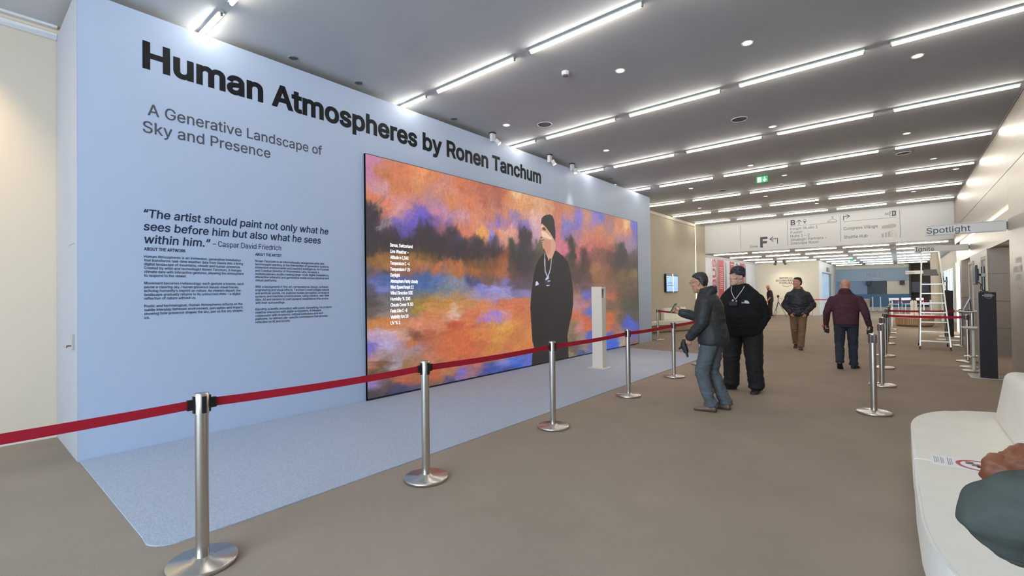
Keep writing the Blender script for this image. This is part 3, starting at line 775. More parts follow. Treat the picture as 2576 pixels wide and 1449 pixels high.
# ================================================================== CEILING FIXTURES
ORD = ['first', 'second', 'third', 'fourth', 'fifth', 'sixth', 'seventh', 'eighth', 'ninth', 'tenth']
def strip_proto():
    r = empty('strip_light', (0, 0, 0))
    bm = B(); tube(bm, (-0.7235, 0, -0.044), (0.7235, 0, -0.044), 0.018, n=10)
    obj_from_bm('tube', bm, M_TUBE, r, True)
    bm = B(); prism(bm, [(-0.012, 0.0), (0.012, 0.0), (0.032, -0.028), (-0.032, -0.028)], -0.74, 0.74, 'x')
    obj_from_bm('batten', bm, M_BATTEN, r)
    for s in (-1, 1):
        bm = B(); bx(bm, s * 0.735 - 0.011, s * 0.735 + 0.011, -0.012, 0.012, -0.060, -0.026, 0.003)
        obj_from_bm('lamp_holder', bm, M_GREY, r)
    return r
sp0 = strip_proto()
rowsY = [1.85, 4.64, 7.42, 10.20, 12.98, 15.77, 18.62, 21.23]
first = True
for ri, y in enumerate(rowsY):
    for ci in range(5):
        x = 0.7085 - 1.735 * ci
        pos = 'nearest the right wall' if ci == 0 else ORD[ci] + ' from the right wall'
        lab = 'lit ceiling tube %s in the %s row of the front hall' % (pos, ORD[ri])
        if first:
            sp0.location = (x, y, CEIL); tag(sp0, lab, 'strip light', 'strip lights of the front hall'); first = False
        else:
            dup(sp0, (x, y, CEIL), 0, lab)
for ri, y in enumerate([23.1, 25.88, 28.62, 31.38, 34.25, 36.95, 39.9]):
    ncol = 4 if ri < 4 else 3
    for ci in range(ncol):
        x = 0.66 - 1.667 * ci
        if ri < 4 and ci == 3: x = -4.34
        pos = 'nearest the right side' if ci == 0 else ORD[ci] + ' from the right'
        lab = 'lit ceiling tube %s in the %s row beyond the sign wall' % (pos, ORD[ri])
        dup(sp0, (x, y, CEIL2), 0, lab, 'strip lights of the far hall')
    if ri < 4:
        dup(sp0, (-6.0, y, CEIL2), 0, 'lit ceiling tube at the far left in the %s row beyond the sign wall' % ORD[ri], 'strip lights of the far hall')

def downlight_proto():
    r = empty('downlight', (0, 0, 0))
    bm = B(); lathe(bm, [(0.052, 0.0), (0.066, -0.008), (0.07, 0.0)], 28)
    obj_from_bm('trim_ring', bm, M_WHITE, r, True)
    bm = B(); lathe(bm, [(0, -0.003), (0.053, -0.003)], 28)
    obj_from_bm('lamp', bm, M_DOWN, r)
    return r
DL = [((-2.907, 5.901), 'warm round downlight right of the smoke detector'), ((-5.424, 6.445), 'warm round downlight above the title, left of the round speaker'),
      ((-1.389, 6.281), 'warm round downlight in the open ceiling bay at the upper right'), ((0.236, 8.118), 'warm round downlight just below the end of the second tube row, upper right corner'),
      ((-4.798, 9.02), 'warm round downlight above the second wall spotlight'), ((-1.771, 9.809), 'warm round downlight right of the second ceiling speaker'),
      ((0.164, 12.029), 'warm round downlight between the third and fourth tube rows at right'), ((-2.742, 12.482), 'warm round downlight just above the green exit sign to its left'),
      ((-2.302, 14.176), 'warm round downlight right of the green exit sign'), ((0.669, 14.811), 'warm round downlight between the fifth and sixth rows at right'),
      ((1.172, 16.498), 'warm round downlight next to the metal wall at right'), ((-4.704, 14.039), 'warm round downlight left below the green exit sign'),
      ((-3.287, 16.907), 'warm round downlight directly below the green exit sign'), ((-6.25, 3.02), 'warm round downlight half hidden by the top of the display wall'),
      ((-6.18, 12.06), 'warm round downlight half hidden near the far end of the display wall'),
      ((-5.6, 17.6), 'warm round downlight over the beige wall'), ((-2.2, 19.6), 'warm round downlight before the sign wall, near its middle'), ((0.4, 19.4), 'warm round downlight before the sign wall at right')]
d0 = downlight_proto()
for i, ((x, y), lab) in enumerate(DL):
    if i == 0:
        d0.location = (x, y, CEIL); tag(d0, lab, 'downlight', 'round downlights')
    else:
        dup(d0, (x, y, CEIL), 0, lab)
def speaker_proto():
    r = empty('ceiling_speaker', (0, 0, 0))
    bm = B(); lathe(bm, [(0.118, -0.003), (0.125, -0.010), (0.132, -0.008), (0.135, 0)], 40)
    obj_from_bm('rim', bm, M_WHITE, r, True)
    bm = B(); lathe(bm, [(0, -0.006), (0.12, -0.004)], 40)
    obj_from_bm('grille', bm, M_SPEAKER, r)
    return r
s0 = speaker_proto()
for i, ((x, y), lab) in enumerate([((-4.883, 6.874), 'round ceiling speaker above the display wall spotlights'), ((-2.139, 8.98), 'round ceiling speaker in the middle of the ceiling'), ((0.125, 13.735), 'round ceiling speaker near the metal wall'), ((-4.1, 15.0), 'round ceiling speaker left of the exit sign near the beige wall')]):
    if i == 0:
        s0.location = (x, y, CEIL); tag(s0, lab, 'speaker', 'round ceiling speakers')
    else:
        dup(s0, (x, y, CEIL), 0, lab)
def vent_proto():
    r = empty('recessed_spot', (0, 0, 0))
    bm = B(); lathe(bm, [(0.045, 0.0), (0.058, -0.008), (0.064, 0)], 28)
    obj_from_bm('ring', bm, M_GREY, r, True)
    bm = B(); lathe(bm, [(0, -0.003), (0.046, -0.002)], 28)
    obj_from_bm('aperture', bm, M_SPEAKER, r)
    return r
v0 = vent_proto()
for i, ((x, y), lab) in enumerate([((-5.914, 2.818), 'unlit recessed spot over the first word of the title'), ((-5.915, 3.756), 'unlit recessed spot over the second word of the title'), ((-5.903, 5.611), 'unlit recessed spot over the display wall beside the second tube row'), ((-5.90, 11.3), 'unlit recessed spot near the far top edge of the display wall')]):
    if i == 0:
        v0.location = (x, y, CEIL); tag(v0, lab, 'recessed spot', 'unlit recessed spots')
    else:
        dup(v0, (x, y, CEIL), 0, lab)
def detector(x, y, lab, z=CEIL):
    r = empty('smoke_detector', (x, y, z)); tag(r, lab, 'smoke detector', 'smoke detectors')
    bm = B(); lathe(bm, [(0, 0), (0.052, 0), (0.052, -0.03), (0.045, -0.05), (0, -0.05)], 28)
    obj_from_bm('housing', bm, M_WHITE, r, True)
    bm = B(); lathe(bm, [(0.030, -0.05), (0.035, -0.064), (0, -0.066)], 24)
    obj_from_bm('sensor_head', bm, M_GREY, r, True)
detector(-3.496, 5.43, 'white smoke detector on the ceiling between two tube rows')
detector(-2.55, 15.2, 'white smoke detector right below the exit sign in view')
# warm wall washer by the cream wall
ww = empty('wall_washer', (-6.35, -0.35, CEIL)); tag(ww, 'warm ceiling wall washer lighting the cream wall at far left', 'spotlight')
bm = B(); lathe(bm, [(0, -.005), (.06, -.005), (.075, 0)], 24); obj_from_bm('trim_ring', bm, M_DOWN, ww)
ld = bpy.data.lights.new('washer_beam', 'SPOT'); ld.energy = 120; ld.spot_size = 1.25; ld.spot_blend = 0.9; ld.color = (1.0, 0.74, 0.44); ld.shadow_soft_size = 0.05
lo = bpy.data.objects.new('washer_beam', ld); COL.objects.link(lo); lo.parent = ww; lo.location = (0, 0, -.03)
lo.rotation_euler = Vector((-0.85, 0.1, -1.35)).to_track_quat('-Z', 'Y').to_euler()
for y, lab in ((13.3, 'added fill lamp in the soffit of the nearer lift recess'), (19.3, 'added fill lamp in the soffit of the farther lift recess')):  # invented fill lamps, added to brighten the dark lift recesses
    r = empty('recess_fill_lamp', (2.1, y, 2.40)); tag(r, lab, 'downlight')
    bm = B(); lathe(bm, [(0, -.004), (.05, -.004), (.062, 0)], 24); obj_from_bm('lamp', bm, M_DOWN, r)
    ld = bpy.data.lights.new('recess_fill_glow', 'POINT'); ld.energy = 16; ld.color = (1, .88, .74); ld.shadow_soft_size = .05
    lo = bpy.data.objects.new('recess_fill_glow', ld); COL.objects.link(lo); lo.parent = r; lo.location = (0, 0, -.10)
# track spotlights over the wall
def spotlight(x, y, aim, lab):
    r = empty('spotlight', (x, y, CEIL)); tag(r, lab, 'spotlight', 'wall spotlights')
    bm = B(); bx(bm, -0.05, 0.05, -0.05, 0.05, -0.02, 0, 0.004)
    obj_from_bm('ceiling_mount', bm, M_BLACKPL, r)
    bm = B(); bx(bm, -0.032, 0.032, -0.045, 0.045, -0.175, -0.02, 0.005)
    obj_from_bm('driver_box', bm, M_WHITE, r)
    a = Vector(aim).normalized()
    c = Vector((0.05, 0.06, -0.15))
    bm = B(); tube(bm, c - a * 0.03, c + a * 0.075, 0.036, 0.042, n=24)
    hd = obj_from_bm('lamp_head', bm, M_WHITE, r, True)
    bm = B(); tube(bm, c + a * 0.0751, c + a * 0.078, 0.036, n=24)
    obj_from_bm('lens', bm, M_SPOTLIT, hd)
    ld = bpy.data.lights.new('spot_beam', 'SPOT'); ld.energy = 55; ld.spot_size = 0.9; ld.spot_blend = 0.6; ld.color = (1.0, 0.86, 0.78); ld.shadow_soft_size = 0.03
    lo = bpy.data.objects.new('spot_beam', ld); COL.objects.link(lo); lo.parent = r
    lo.location = c + a * 0.1
    lo.rotation_euler = a.to_track_quat('-Z', 'Y').to_euler()
spotlight(-5.88, 6.576, (0.55, 0.45, -0.75), 'white track spotlight above the letters of the surname, nearest of three')
spotlight(-5.88, 8.45, (0.35, 0.3, -0.85), 'white track spotlight just past the end of the title, middle of three')
spotlight(-5.90, 9.40, (0.15, -0.1, -0.95), 'white track spotlight farthest along the display wall')

# exit sign hanging from the ceiling
ex2 = empty('exit_sign', (-2.76, 13.812, CEIL)); tag(ex2, 'green running man exit sign hanging from the front hall ceiling', 'exit sign', None)
bm = B(); bx(bm, -0.135, 0.135, -0.02, 0.02, -0.185, -0.02, 0.004)
obj_from_bm('sign_box', bm, M_GREEN, ex2)
bm = B()
for x in (-0.09, 0.09): bx(bm, x - 0.008, x + 0.008, -0.008, 0.008, -0.022, 0)
obj_from_bm('hanger', bm, M_GREY, ex2)
def exit_graphic(bm, P):
    flat(bm, [(-0.108, -0.165), (-0.018, -0.165), (-0.018, -0.04), (-0.108, -0.04)], P)
    strokes(bm, [((0.062, -0.045), (0.062, -0.15)), ((0.062, -0.158), (0.028, -0.115)), ((0.062, -0.158), (0.096, -0.115))], P, 0.018)
bm = B(); exit_graphic(bm, lambda u, v: (u, -0.0212, v))
obj_from_bm('pictogram', bm, M_EXITW, ex2)
bm = B(); P = lambda u, v: (u, -0.0218, v)
K = lambda u, v: (-0.063 + (u + 0.1) * 0.66, -0.1 + (v + 0.155) * 0.68)
strokes(bm, [(K(*a), K(*b)) for a, b in (((-0.095, -0.115), (-0.115, -0.165)), ((-0.115, -0.165), (-0.085, -0.19)), ((-0.085, -0.19), (-0.095, -0.225)), ((-0.115, -0.165), (-0.14, -0.21)), ((-0.095, -0.115), (-0.06, -0.135)), ((-0.095, -0.118), (-0.135, -0.14)))], P, 0.012)
flat(bm, arc(*K(-0.083, -0.088), 0.010, 0, 2 * math.pi, 10)[:-1], P)
obj_from_bm('running_figure', bm, M_GREEN, ex2)
# ================================================================== PEOPLE
def loft(bm, rings, n=20):
    """rings: (centre, a, b) with a, b the half-axis vectors; closed at both ends"""
    R = []
    for c, a, b in rings:
        R.append([bm.verts.new(c + a * math.cos(2 * math.pi * i / n) + b * math.sin(2 * math.pi * i / n)) for i in range(n)])
    fs = []
    for A, Bv in zip(R, R[1:]):
        for i in range(n):
            j = (i + 1) % n
            fs.append(bm.faces.new((A[i], A[j], Bv[j], Bv[i])))
    fs.append(bm.faces.new(R[0][::-1])); fs.append(bm.faces.new(R[-1]))
    return bm
def ball(bm, c, rx, ry=None, rz=None, rot=None, n=14):
    ry = rx if ry is None else ry; rz = rx if rz is None else rz
    r = bmesh.ops.create_uvsphere(bm, u_segments=n, v_segments=n // 2 + 2, radius=1.0)
    for v in r['verts']:
        p = Vector((v.co.x * rx, v.co.y * ry, v.co.z * rz))
        if rot is not None: p = rot @ p
        v.co = p + Vector(c)
def limb(bm, pts, rad, flat=1.0, n=16, steps=1):
    pts = [Vector(p) for p in pts]
    for p, r in zip(pts, rad):
        ball(bm, p, r * 0.995, n=12)
    for (p, q), (r, s) in zip(zip(pts, pts[1:]), zip(rad, rad[1:])):
        a, b = frame_axes(q - p)
        loft(bm, [(p, a * r, b * r), (q, a * s, b * s)], n)
def hand(bm, wr, d, nrm, side, curl=0.5, size=1.0, thumb=0.5):
    """palm, five separate fingers with knuckles; nrm is where the palm faces"""
    wr, d, nrm = Vector(wr), Vector(d).normalized(), Vector(nrm)
    nrm = (nrm - d * nrm.dot(d)).normalized()
    t = d.cross(nrm) * (-1 if side > 0 else 1)        # towards the thumb
    s = size
    loft(bm, [(wr - d * 0.02 * s, t * 0.027 * s, nrm * 0.020 * s), (wr + d * 0.03 * s, t * 0.036 * s, nrm * 0.019 * s), (wr + d * 0.075 * s, t * 0.042 * s, nrm * 0.015 * s), (wr + d * 0.094 * s, t * 0.040 * s, nrm * 0.012 * s)], 16)
    for k, (off, ln) in enumerate(((0.031, 0.070), (0.0105, 0.079), (-0.0105, 0.073), (-0.031, 0.057))):
        p = wr + d * (0.088 + (0.004 if k in (1, 2) else 0)) * s + t * off * s
        dirv = (d + t * off * 2.0).normalized()
        pts, rad = [p], [0.0092 * s]
        ang = curl * (0.55 + 0.08 * k)
        for q, (fr, r) in enumerate(((0.45, 0.0086), (0.30, 0.0080), (0.25, 0.0068))):
            rotm = Matrix.Rotation(ang, 3, d.cross(nrm))
            dirv = (rotm @ dirv).normalized()
            p = p + dirv * ln * fr * s
            pts.append(p); rad.append(r * s)
            ang = curl * (0.75 + 0.06 * k)
        limb(bm, pts, rad, n=10)
    p0 = wr + d * 0.022 * s + t * 0.026 * s
    p1 = p0 + (d * 0.55 + t * 0.75 + nrm * 0.25 * thumb).normalized() * 0.040 * s
    p2 = p1 + (d * 0.8 + t * 0.35 + nrm * 0.5 * thumb).normalized() * 0.030 * s
    p3 = p2 + (d * 0.85 + t * 0.05 + nrm * 0.7 * thumb).normalized() * 0.024 * s
    limb(bm, [p0, p1, p2, p3], [0.014 * s, 0.0115 * s, 0.0098 * s, 0.008 * s], n=10)

HEADR = [(-.124, .018, -.084, -.048), (-.114, .037, -.094, -.022), (-.092, .050, -.096, .012), (-.062, .060, -.093, .050), (-.03, .067, -.091, .074), (0, .072, -.089, .090), (.03, .075, -.089, .098), (.06, .075, -.086, .098), (.088, .067, -.070, .085), (.108, .050, -.044, .062), (.121, .020, -.008, .026)]
def head_rings(grow=0.0, dy=0.0, zmin=-9, zmax=9, front=None):
    out = []
    for z, hw, yf, yb in HEADR:
        if z < zmin or z > zmax: continue
        yf2 = yf - grow if front is None else front(z, yf)
        yb2 = yb + grow
        out.append((z + grow * 0.7 * (1 if z > 0 else 0), hw + grow, yf2 + dy, yb2 + dy))
    return out
def head_loft(bm, c, Rm, rings):
    loft(bm, [(c + Rm @ Vector((0, (yf + yb) / 2, z)), Rm @ Vector((hw, 0, 0)), Rm @ Vector((0, (yb - yf) / 2, 0))) for z, hw, yf, yb in rings], 24)
def head(bm, c, Rm):
    head_loft(bm, c, Rm, HEADR)
    T = lambda x, y, z: c + Rm @ Vector((x, y, z))
    limb(bm, [T(0, -.086, .030), T(0, -.094, .004), T(0, -.101, -.020)], [.010, .011, .013], n=12)
    for s in (-1, 1):
        ball(bm, T(s * .013, -.094, -.024), .010)
        ball(bm, T(s * .046, -.066, -.018), .026, .024, .022, Rm)
        limb(bm, [T(s * .012, -.086, .040), T(s * .034, -.084, .043), T(s * .055, -.068, .036)], [.010, .011, .009], n=10)
        ball(bm, T(s * .078, .012, -.004), .008, .019, .033, Rm @ Matrix.Rotation(s * -0.35, 3, 'Z'))
        ball(bm, T(s * .077, .004, -.030), .008, .010, .012, Rm)
        ball(bm, T(s * .058, .0, -.078), .014, .03, .02, Rm)
    limb(bm, [T(-.024, -.086, -.058), T(0, -.097, -.055), T(.024, -.086, -.058)], [.006, .0085, .006], n=10)
    limb(bm, [T(-.020, -.086, -.071), T(0, -.096, -.073), T(.020, -.086, -.071)], [.006, .009, .006], n=10)
    ball(bm, T(0, -.088, -.104), .020, .014, .016, Rm)

def solid(name, bm, voxel, it, m, parent, sc=1.0, fold=None):
    """union of the closed volumes as one continuous skin, lightly smoothed, with cloth folds"""
    bmesh.ops.recalc_face_normals(bm, faces=bm.faces)
    me = bpy.data.meshes.new(name); bm.to_mesh(me); bm.free()
    o = bpy.data.objects.new(name, me); COL.objects.link(o)
    md = o.modifiers.new('r', 'REMESH'); md.mode = 'VOXEL'; md.voxel_size = voxel
    sm = o.modifiers.new('s', 'SMOOTH'); sm.factor = 0.5; sm.iterations = it
    dg = bpy.context.evaluated_depsgraph_get()
    r = bpy.data.meshes.new_from_object(o.evaluated_get(dg))
    bpy.data.objects.remove(o)
    r.name = name
    n = len(r.vertices)
    co = np.empty(n * 3); r.vertices.foreach_get('co', co); co = co.reshape(-1, 3)
    if fold:
        amp, fx, fz, seed = fold[:4]
        zones = fold[4] if len(fold) > 4 else []
        no = np.empty(n * 3); r.vertices.foreach_get('normal', no); no = no.reshape(-1, 3)
        d = np.empty(n)
        for i in range(n):
            p = co[i]
            q = noise.noise(Vector((p[0] * fx + seed, p[1] * fx, p[2] * fz + noise.noise(Vector((p[0] * 5, p[1] * 5, p[2] * 5 + seed))) * 1.2)))
            q2 = noise.noise(Vector((p[0] * fx * 2.3, p[1] * fx * 2.3 + seed, p[2] * fz * 1.9)))
            d[i] = (1 - abs(q) * 2.4) * 0.75 + q2 * 0.4
        a = np.full(n, amp)
        for (zc, zw, k) in zones:
            a += amp * k * np.exp(-((co[:, 2] - zc) / zw) ** 2)
        co = co + no * (d * a)[:, None]
    co *= sc
    r.vertices.foreach_set('co', co.ravel())
    r.update()
    r.materials.clear(); r.materials.append(m)
    return obj_from_mesh(name, r, None, parent, True)

def spine_loft(bm, prof, lean):
    """prof: (z, half width, half depth, forward shift) ; lean(z) -> (x, y) offset"""
    rings = []
    for z, hw, hd, cy in prof:
        lx, ly = lean(z)
        rings.append((Vector((lx, ly + cy, z)), Vector((hw, 0, 0)), Vector((0, hd, 0))))
    loft(bm, rings, 28)
def shoe(bm, an, yaw, toe_up=0.0, L=0.27, thin=1.0, sole=False):
    """shoe around the ankle joint; yaw turns the toe, toe_up pitches it"""
    Rz = Matrix.Rotation(yaw, 3, 'Z') @ Matrix.Rotation(toe_up, 3, 'X')
    an = Vector(an)
    prof = [(-0.068, .026, .012, .075), (-0.055, .036, .0, .085), (-0.02, .038, .0, .088), (0.04, .042, .0, .075), (0.10, .047, .0, .056), (0.15, .046, .0, .046), (0.185, .036, .002, .036), (0.200, .016, .008, .026)]
    k = L / 0.27
    rings = []
    for f, hw, z0, z1 in prof:
        if sole: z0, z1, hw = -0.002, 0.020, hw + 0.004
        hw, z0, z1 = hw * thin, z0 + (z1 - z0) * (1 - thin) * .5, z1 - (z1 - z0) * (1 - thin) * .5
        zc = (z0 + z1) / 2 - 0.085
        rings.append((an + Rz @ Vector((0, -f * k, zc)), Rz @ Vector((hw, 0, 0)), Rz @ Vector((0, 0, (z1 - z0) / 2))))
    loft(bm, rings, 16)

def person(loc, face, label, S):
    """S: the pose and clothes. Local frame: the figure faces -Y, its left hand is +X."""
    sc = S.get('sc', 1.0)
    rz = math.atan2(face[1], face[0]) + math.pi / 2
    root = empty('person', (loc[0], loc[1], loc[2] if len(loc) > 2 else 0.0), rz)
    tag(root, label, 'person')
    g = S.get('g', 1.0); gd = S.get('gd', g)
    vox = S.get('vox', 0.008)
    hc = Vector(S['head'][:3]); hy, hp = S['head'][3], S['head'][4]
    Rm = Matrix.Rotation(hy, 3, 'Z') @ Matrix.Rotation(hp, 3, 'X')
    nk = Vector(S.get('neck', (0, 0.01, 1.49)))
    pel = Vector(S.get('pelvis', (0, 0.0, 0.96)))
    def lean(z):
        t = min(1.0, max(0.0, (z - pel.z) / (nk.z - pel.z)))
        p = pel.lerp(nk, t)
        return p.x, p.y
    sh, el, wr = S['sh'], S['el'], S['wr']
    hip, kn, an = S['hip'], S['kn'], S['an']
    # body
    bm = B()
    bp = [(0.86, .15 * g, .10 * gd, 0), (0.95, .165 * g, .115 * gd, 0), (1.06, .15 * g, .105 * gd, 0), (1.2, .155 * g, .11 * gd, 0), (1.32, .16 * g, .11 * gd, 0), (1.40, .125 * g, .08 * gd, 0), (1.48, .06, .055, 0)]
    spine_loft(bm, bp, lean)
    limb(bm, [nk - Vector((0, 0, .05)), hc + Rm @ Vector((0, .02, -.06))], [.066 * S.get('nk_r', 1), .058 * S.get('nk_r', 1)])
    head(bm, hc, Rm)
    for i in (0, 1):
        limb(bm, [sh[i], el[i], wr[i]], [.042, .038, .028])
        d, nrm, curl = S['hand'][i]
        hand(bm, wr[i], d, nrm, 1 if i == 0 else -1, curl, 1.0)
        limb(bm, [hip[i], kn[i], an[i]], [.080, .055, .042])
        shoe(bm, Vector(an[i]) + Vector((0, 0, 0.004)), S['toe'][i][0], S['toe'][i][1], 0.20, 0.68)
    body = solid('body', bm, S.get('bvox', vox), 2, S['skin'], root, sc)
    # face
    T = lambda x, y, z: hc + Rm @ Vector((x, y, z))
    for s in (-1, 1):
        bm = B(); ball(bm, T(s * .032, -.0835, .018) * sc, .0105 * sc, n=12)
        e = obj_from_bm('eye', bm, M_EYE, root, True)
        bm = B(); ball(bm, T(s * .032, -.0925, .018) * sc, .005 * sc, .003 * sc, .005 * sc, Rm, n=10)
        obj_from_bm('iris', bm, M_IRIS, e, True)
        bm = B(); limb(bm, [T(s * .014, -.0945, .044) * sc, T(s * .034, -.093, .050) * sc, T(s * .055, -.077, .043) * sc], [.0028 * sc, .0036 * sc, .0022 * sc], n=8)
        obj_from_bm('eyebrow', bm, S.get('brow', M_HAIRD), root, True)
    bm = B(); limb(bm, [T(-.021, -.0955, -.064) * sc, T(0, -.1035, -.063) * sc, T(.021, -.0955, -.064) * sc], [.0022 * sc, .004 * sc, .0022 * sc], n=8)
    obj_from_bm('mouth', bm, M_LIPS, root, True)
    # trousers
    lw = S.get('lw', 1.0)
    bm = B()
    spine_loft(bm, [(0.82, .150 * g * lw, .105 * gd * lw, 0), (0.90, .172 * g, .125 * gd, 0), (0.98, .170 * g, .125 * gd, 0), (1.04, .158 * g, .115 * gd, 0)], lean)
    tr = S.get('leg_r', (.098, .074, .062))
    for i in (0, 1):
        h, k, a = Vector(hip[i]), Vector(kn[i]), Vector(an[i])
        hem = a + Vector((0, 0.004, -0.018))
        limb(bm, [h, h.lerp(k, .5), k, k.lerp(hem, .5), hem + Vector((0, 0, .04))], [tr[0] * lw, (tr[0] * .56 + tr[1] * .44) * lw, tr[1] * lw, (tr[1] * .4 + tr[2] * .6) * lw, tr[2] * lw])
        loft(bm, [(hem + Vector((0, .0, .06)), Vector((tr[2] * lw, 0, 0)), Vector((0, tr[2] * 1.12 * lw, 0))), (hem, Vector((tr[2] * 1.02 * lw, 0, 0)), Vector((0, tr[2] * 1.2 * lw, 0)))], 18)
    tm = S['trousers']
    solid('trousers', bm, vox, 3, tm, root, sc, (S.get('tfold', .006), 7, 13, 3.1 + loc[0], [(.12, .12, 1.0), (.50, .10, .9), (.88, .07, .5)]))
    # shoes
    for i in (0, 1):
        bm = B(); shoe(bm, an[i], S['toe'][i][0], S['toe'][i][1])
        so = solid('shoe', bm, min(vox, .007), 3, S['shoe'], root, sc)
        bm = B(); shoe(bm, an[i], S['toe'][i][0], S['toe'][i][1], sole=True)
        for v in bm.verts: v.co *= sc
        obj_from_bm('sole', bm, S.get('sole', M_BLACKPL), so, True)
    # jacket
    bm = B()
    spine_loft(bm, S['jacket_prof'], lean)
    ar = S.get('arm_r', (.085, .066, .050))
    for i in (0, 1):
        s, e, w = Vector(sh[i]), Vector(el[i]), Vector(wr[i])
        if S.get('sleeve', 1.0) >= 0.9:
            c = w + (w - e).normalized() * 0.0
            limb(bm, [s, s.lerp(e, .5), e, e.lerp(c, .55), c], [ar[0] * .92, ar[0] * .92, ar[1], (ar[1] + ar[2]) / 2, ar[2]])
        else:
            c = s.lerp(e, S['sleeve'])
            limb(bm, [s, c], [ar[0], ar[1]])
    if S.get('hood'):
        hx = S['hood']
        loft(bm, [(nk + Vector((0, .02, -.06)), Vector((.13 * hx, 0, 0)), Vector((0, .10 * hx, .03))), (nk + Vector((0, .045, .0)), Vector((.125 * hx, 0, 0)), Vector((0, .10 * hx, .05))), (nk + Vector((0, .05, .055)), Vector((.10 * hx, 0, 0)), Vector((0, .085 * hx, .05)))], 20)
    jk = solid(S.get('jname', 'jacket'), bm, vox, 3, S['jacket'], root, sc, (S.get('jfold', .006), 6, 12, 1.7 + loc[1], [(1.12, .14, .6)]))
    if S.get('collar'):
        bm = B(); r0, r1, z0, z1 = S['collar'][:4]
        loft(bm, [(nk + Vector((0, .012, z0)), Vector((r0, 0, 0)), Vector((0, r0 * .95, .02))), (nk + Vector((0, .004, z1)), Vector((r1, 0, 0)), Vector((0, r1 * .92, .025)))], 24)
        solid('collar', bm, min(vox, .007), 2, S['collar'][4], root, sc, (.003, 9, 9, 2.0))
    # hair or hat
    if S.get('hair'):
        bm = B()
        hm, top = S['hair']
        rings = head_rings(S.get('hair_t', .012), .004, -.07, 9, lambda z, yf: (.060 if z < -.05 else (.034 if z < -.02 else (.012 if z < .01 else (-.016 if z < .035 else (-.060 if z < .07 else (-.074 if z < .09 else (-.052 if z < .115 else -.014))))))))
        rings = [(z + (top if z > .08 else 0), hw, yf, yb) for z, hw, yf, yb in rings]
        head_loft(bm, hc, Rm, rings)
        solid('hair', bm, .005, 1, hm, root, sc, (.005, 26, 30, 1.0))
    if S.get('beanie'):
        bm = B()
        Rb = Rm @ Matrix.Rotation(-0.24, 3, 'X')
        head_loft(bm, hc, Rb, [(.022, .083, -.098, .108), (.05, .086, -.100, .112), (.085, .085, -.097, .112), (.118, .076, -.080, .100), (.142, .056, -.048, .076), (.156, .022, -.010, .038)])
        bn = solid('beanie', bm, .006, 2, S['beanie'], root, sc, (.003, 14, 10, 4.0))
        bm = B()
        head_loft(bm, hc, Rb, [(.012, .086, -.102, .112), (.016, .088, -.104, .114), (.046, .088, -.104, .114), (.050, .086, -.102, .112)])
        for v in bm.verts: v.co *= sc
        obj_from_bm('cuff', bm, S['beanie2'], bn, True)
    if S.get('beard'):
        bm = B()
        T = lambda x, y, z: hc + Rm @ Vector((x, y, z))
        limb(bm, [T(-.070, -.01, -.03), T(-.060, -.05, -.075), T(-.03, -.088, -.105), T(0, -.100, -.115), T(.03, -.088, -.105), T(.060, -.05, -.075), T(.070, -.01, -.03)], [.012, .018, .022, .026, .022, .018, .012], n=10)
        solid('beard', bm, .007, 2, S['beard'], root, sc)
    return root, Rm, hc, nk, sc

def skin_mat(name, col):
    m = mat(name, col, 0.5, var=0.06, vscale=22, spec=0.35)
    m.node_tree.nodes['Principled BSDF'].inputs['Subsurface Weight'].default_value = 0.08
    m.node_tree.nodes['Principled BSDF'].inputs['Subsurface Radius'].default_value = (0.01, 0.004, 0.002)
    return m
M_EYE = mat('eye_white', srgb(220, 214, 208), 0.25)
M_IRIS = mat('iris_dark', srgb(40, 28, 22), 0.2)
M_LIPS = mat('lip_colour', srgb(150, 84, 74), 0.5)
M_HAIRD = mat('dark_hair', srgb(34, 29, 27), 0.55, var=0.5, vscale=60)
M_SKIN1 = skin_mat('skin_olive', srgb(190, 140, 112))
M_SKIN2 = skin_mat('skin_fair', srgb(212, 166, 142))
M_SKIN3 = skin_mat('skin_ruddy', srgb(204, 148, 124))
M_SHELLJ = mat('charcoal_shell', srgb(43, 42, 41), 0.62, var=0.12, vscale=9, bump=0.2, bscale=300)
M_SLATE = mat('slate_trousers', srgb(84, 90, 94), 0.8, var=0.12, vscale=12, bump=0.2, bscale=400)
M_BROWNSH = mat('brown_leather', srgb(120, 92, 72), 0.5, var=0.18, vscale=14)
M_BROWNSO = mat('brown_sole', srgb(74, 56, 46), 0.7)
M_FLEECE = mat('black_fleece', srgb(33, 32, 33), 0.92, var=0.15, vscale=18, bump=0.4, bscale=260, spec=0.2)
M_BLKTR = mat('black_trousers', srgb(22, 22, 22), 0.8, var=0.12, vscale=10)
M_BLKSH = mat('black_shoe', srgb(38, 36, 34), 0.5, var=0.1, vscale=20)
M_PUFFER = mat('navy_puffer', srgb(34, 36, 43), 0.55, var=0.12, vscale=9)
M_TAN = mat('tan_trousers', srgb(128, 98, 72), 0.8, var=0.15, vscale=10)
M_MAROON = mat('maroon_knit', srgb(84, 52, 60), 0.9, var=0.12, vscale=20, bump=0.5, bscale=180, spec=0.15)
M_JEANS = mat('dark_jeans', srgb(40, 44, 54), 0.85, var=0.12, vscale=12)
M_LAN = mat('white_lanyard', srgb(222, 222, 226), 0.7)
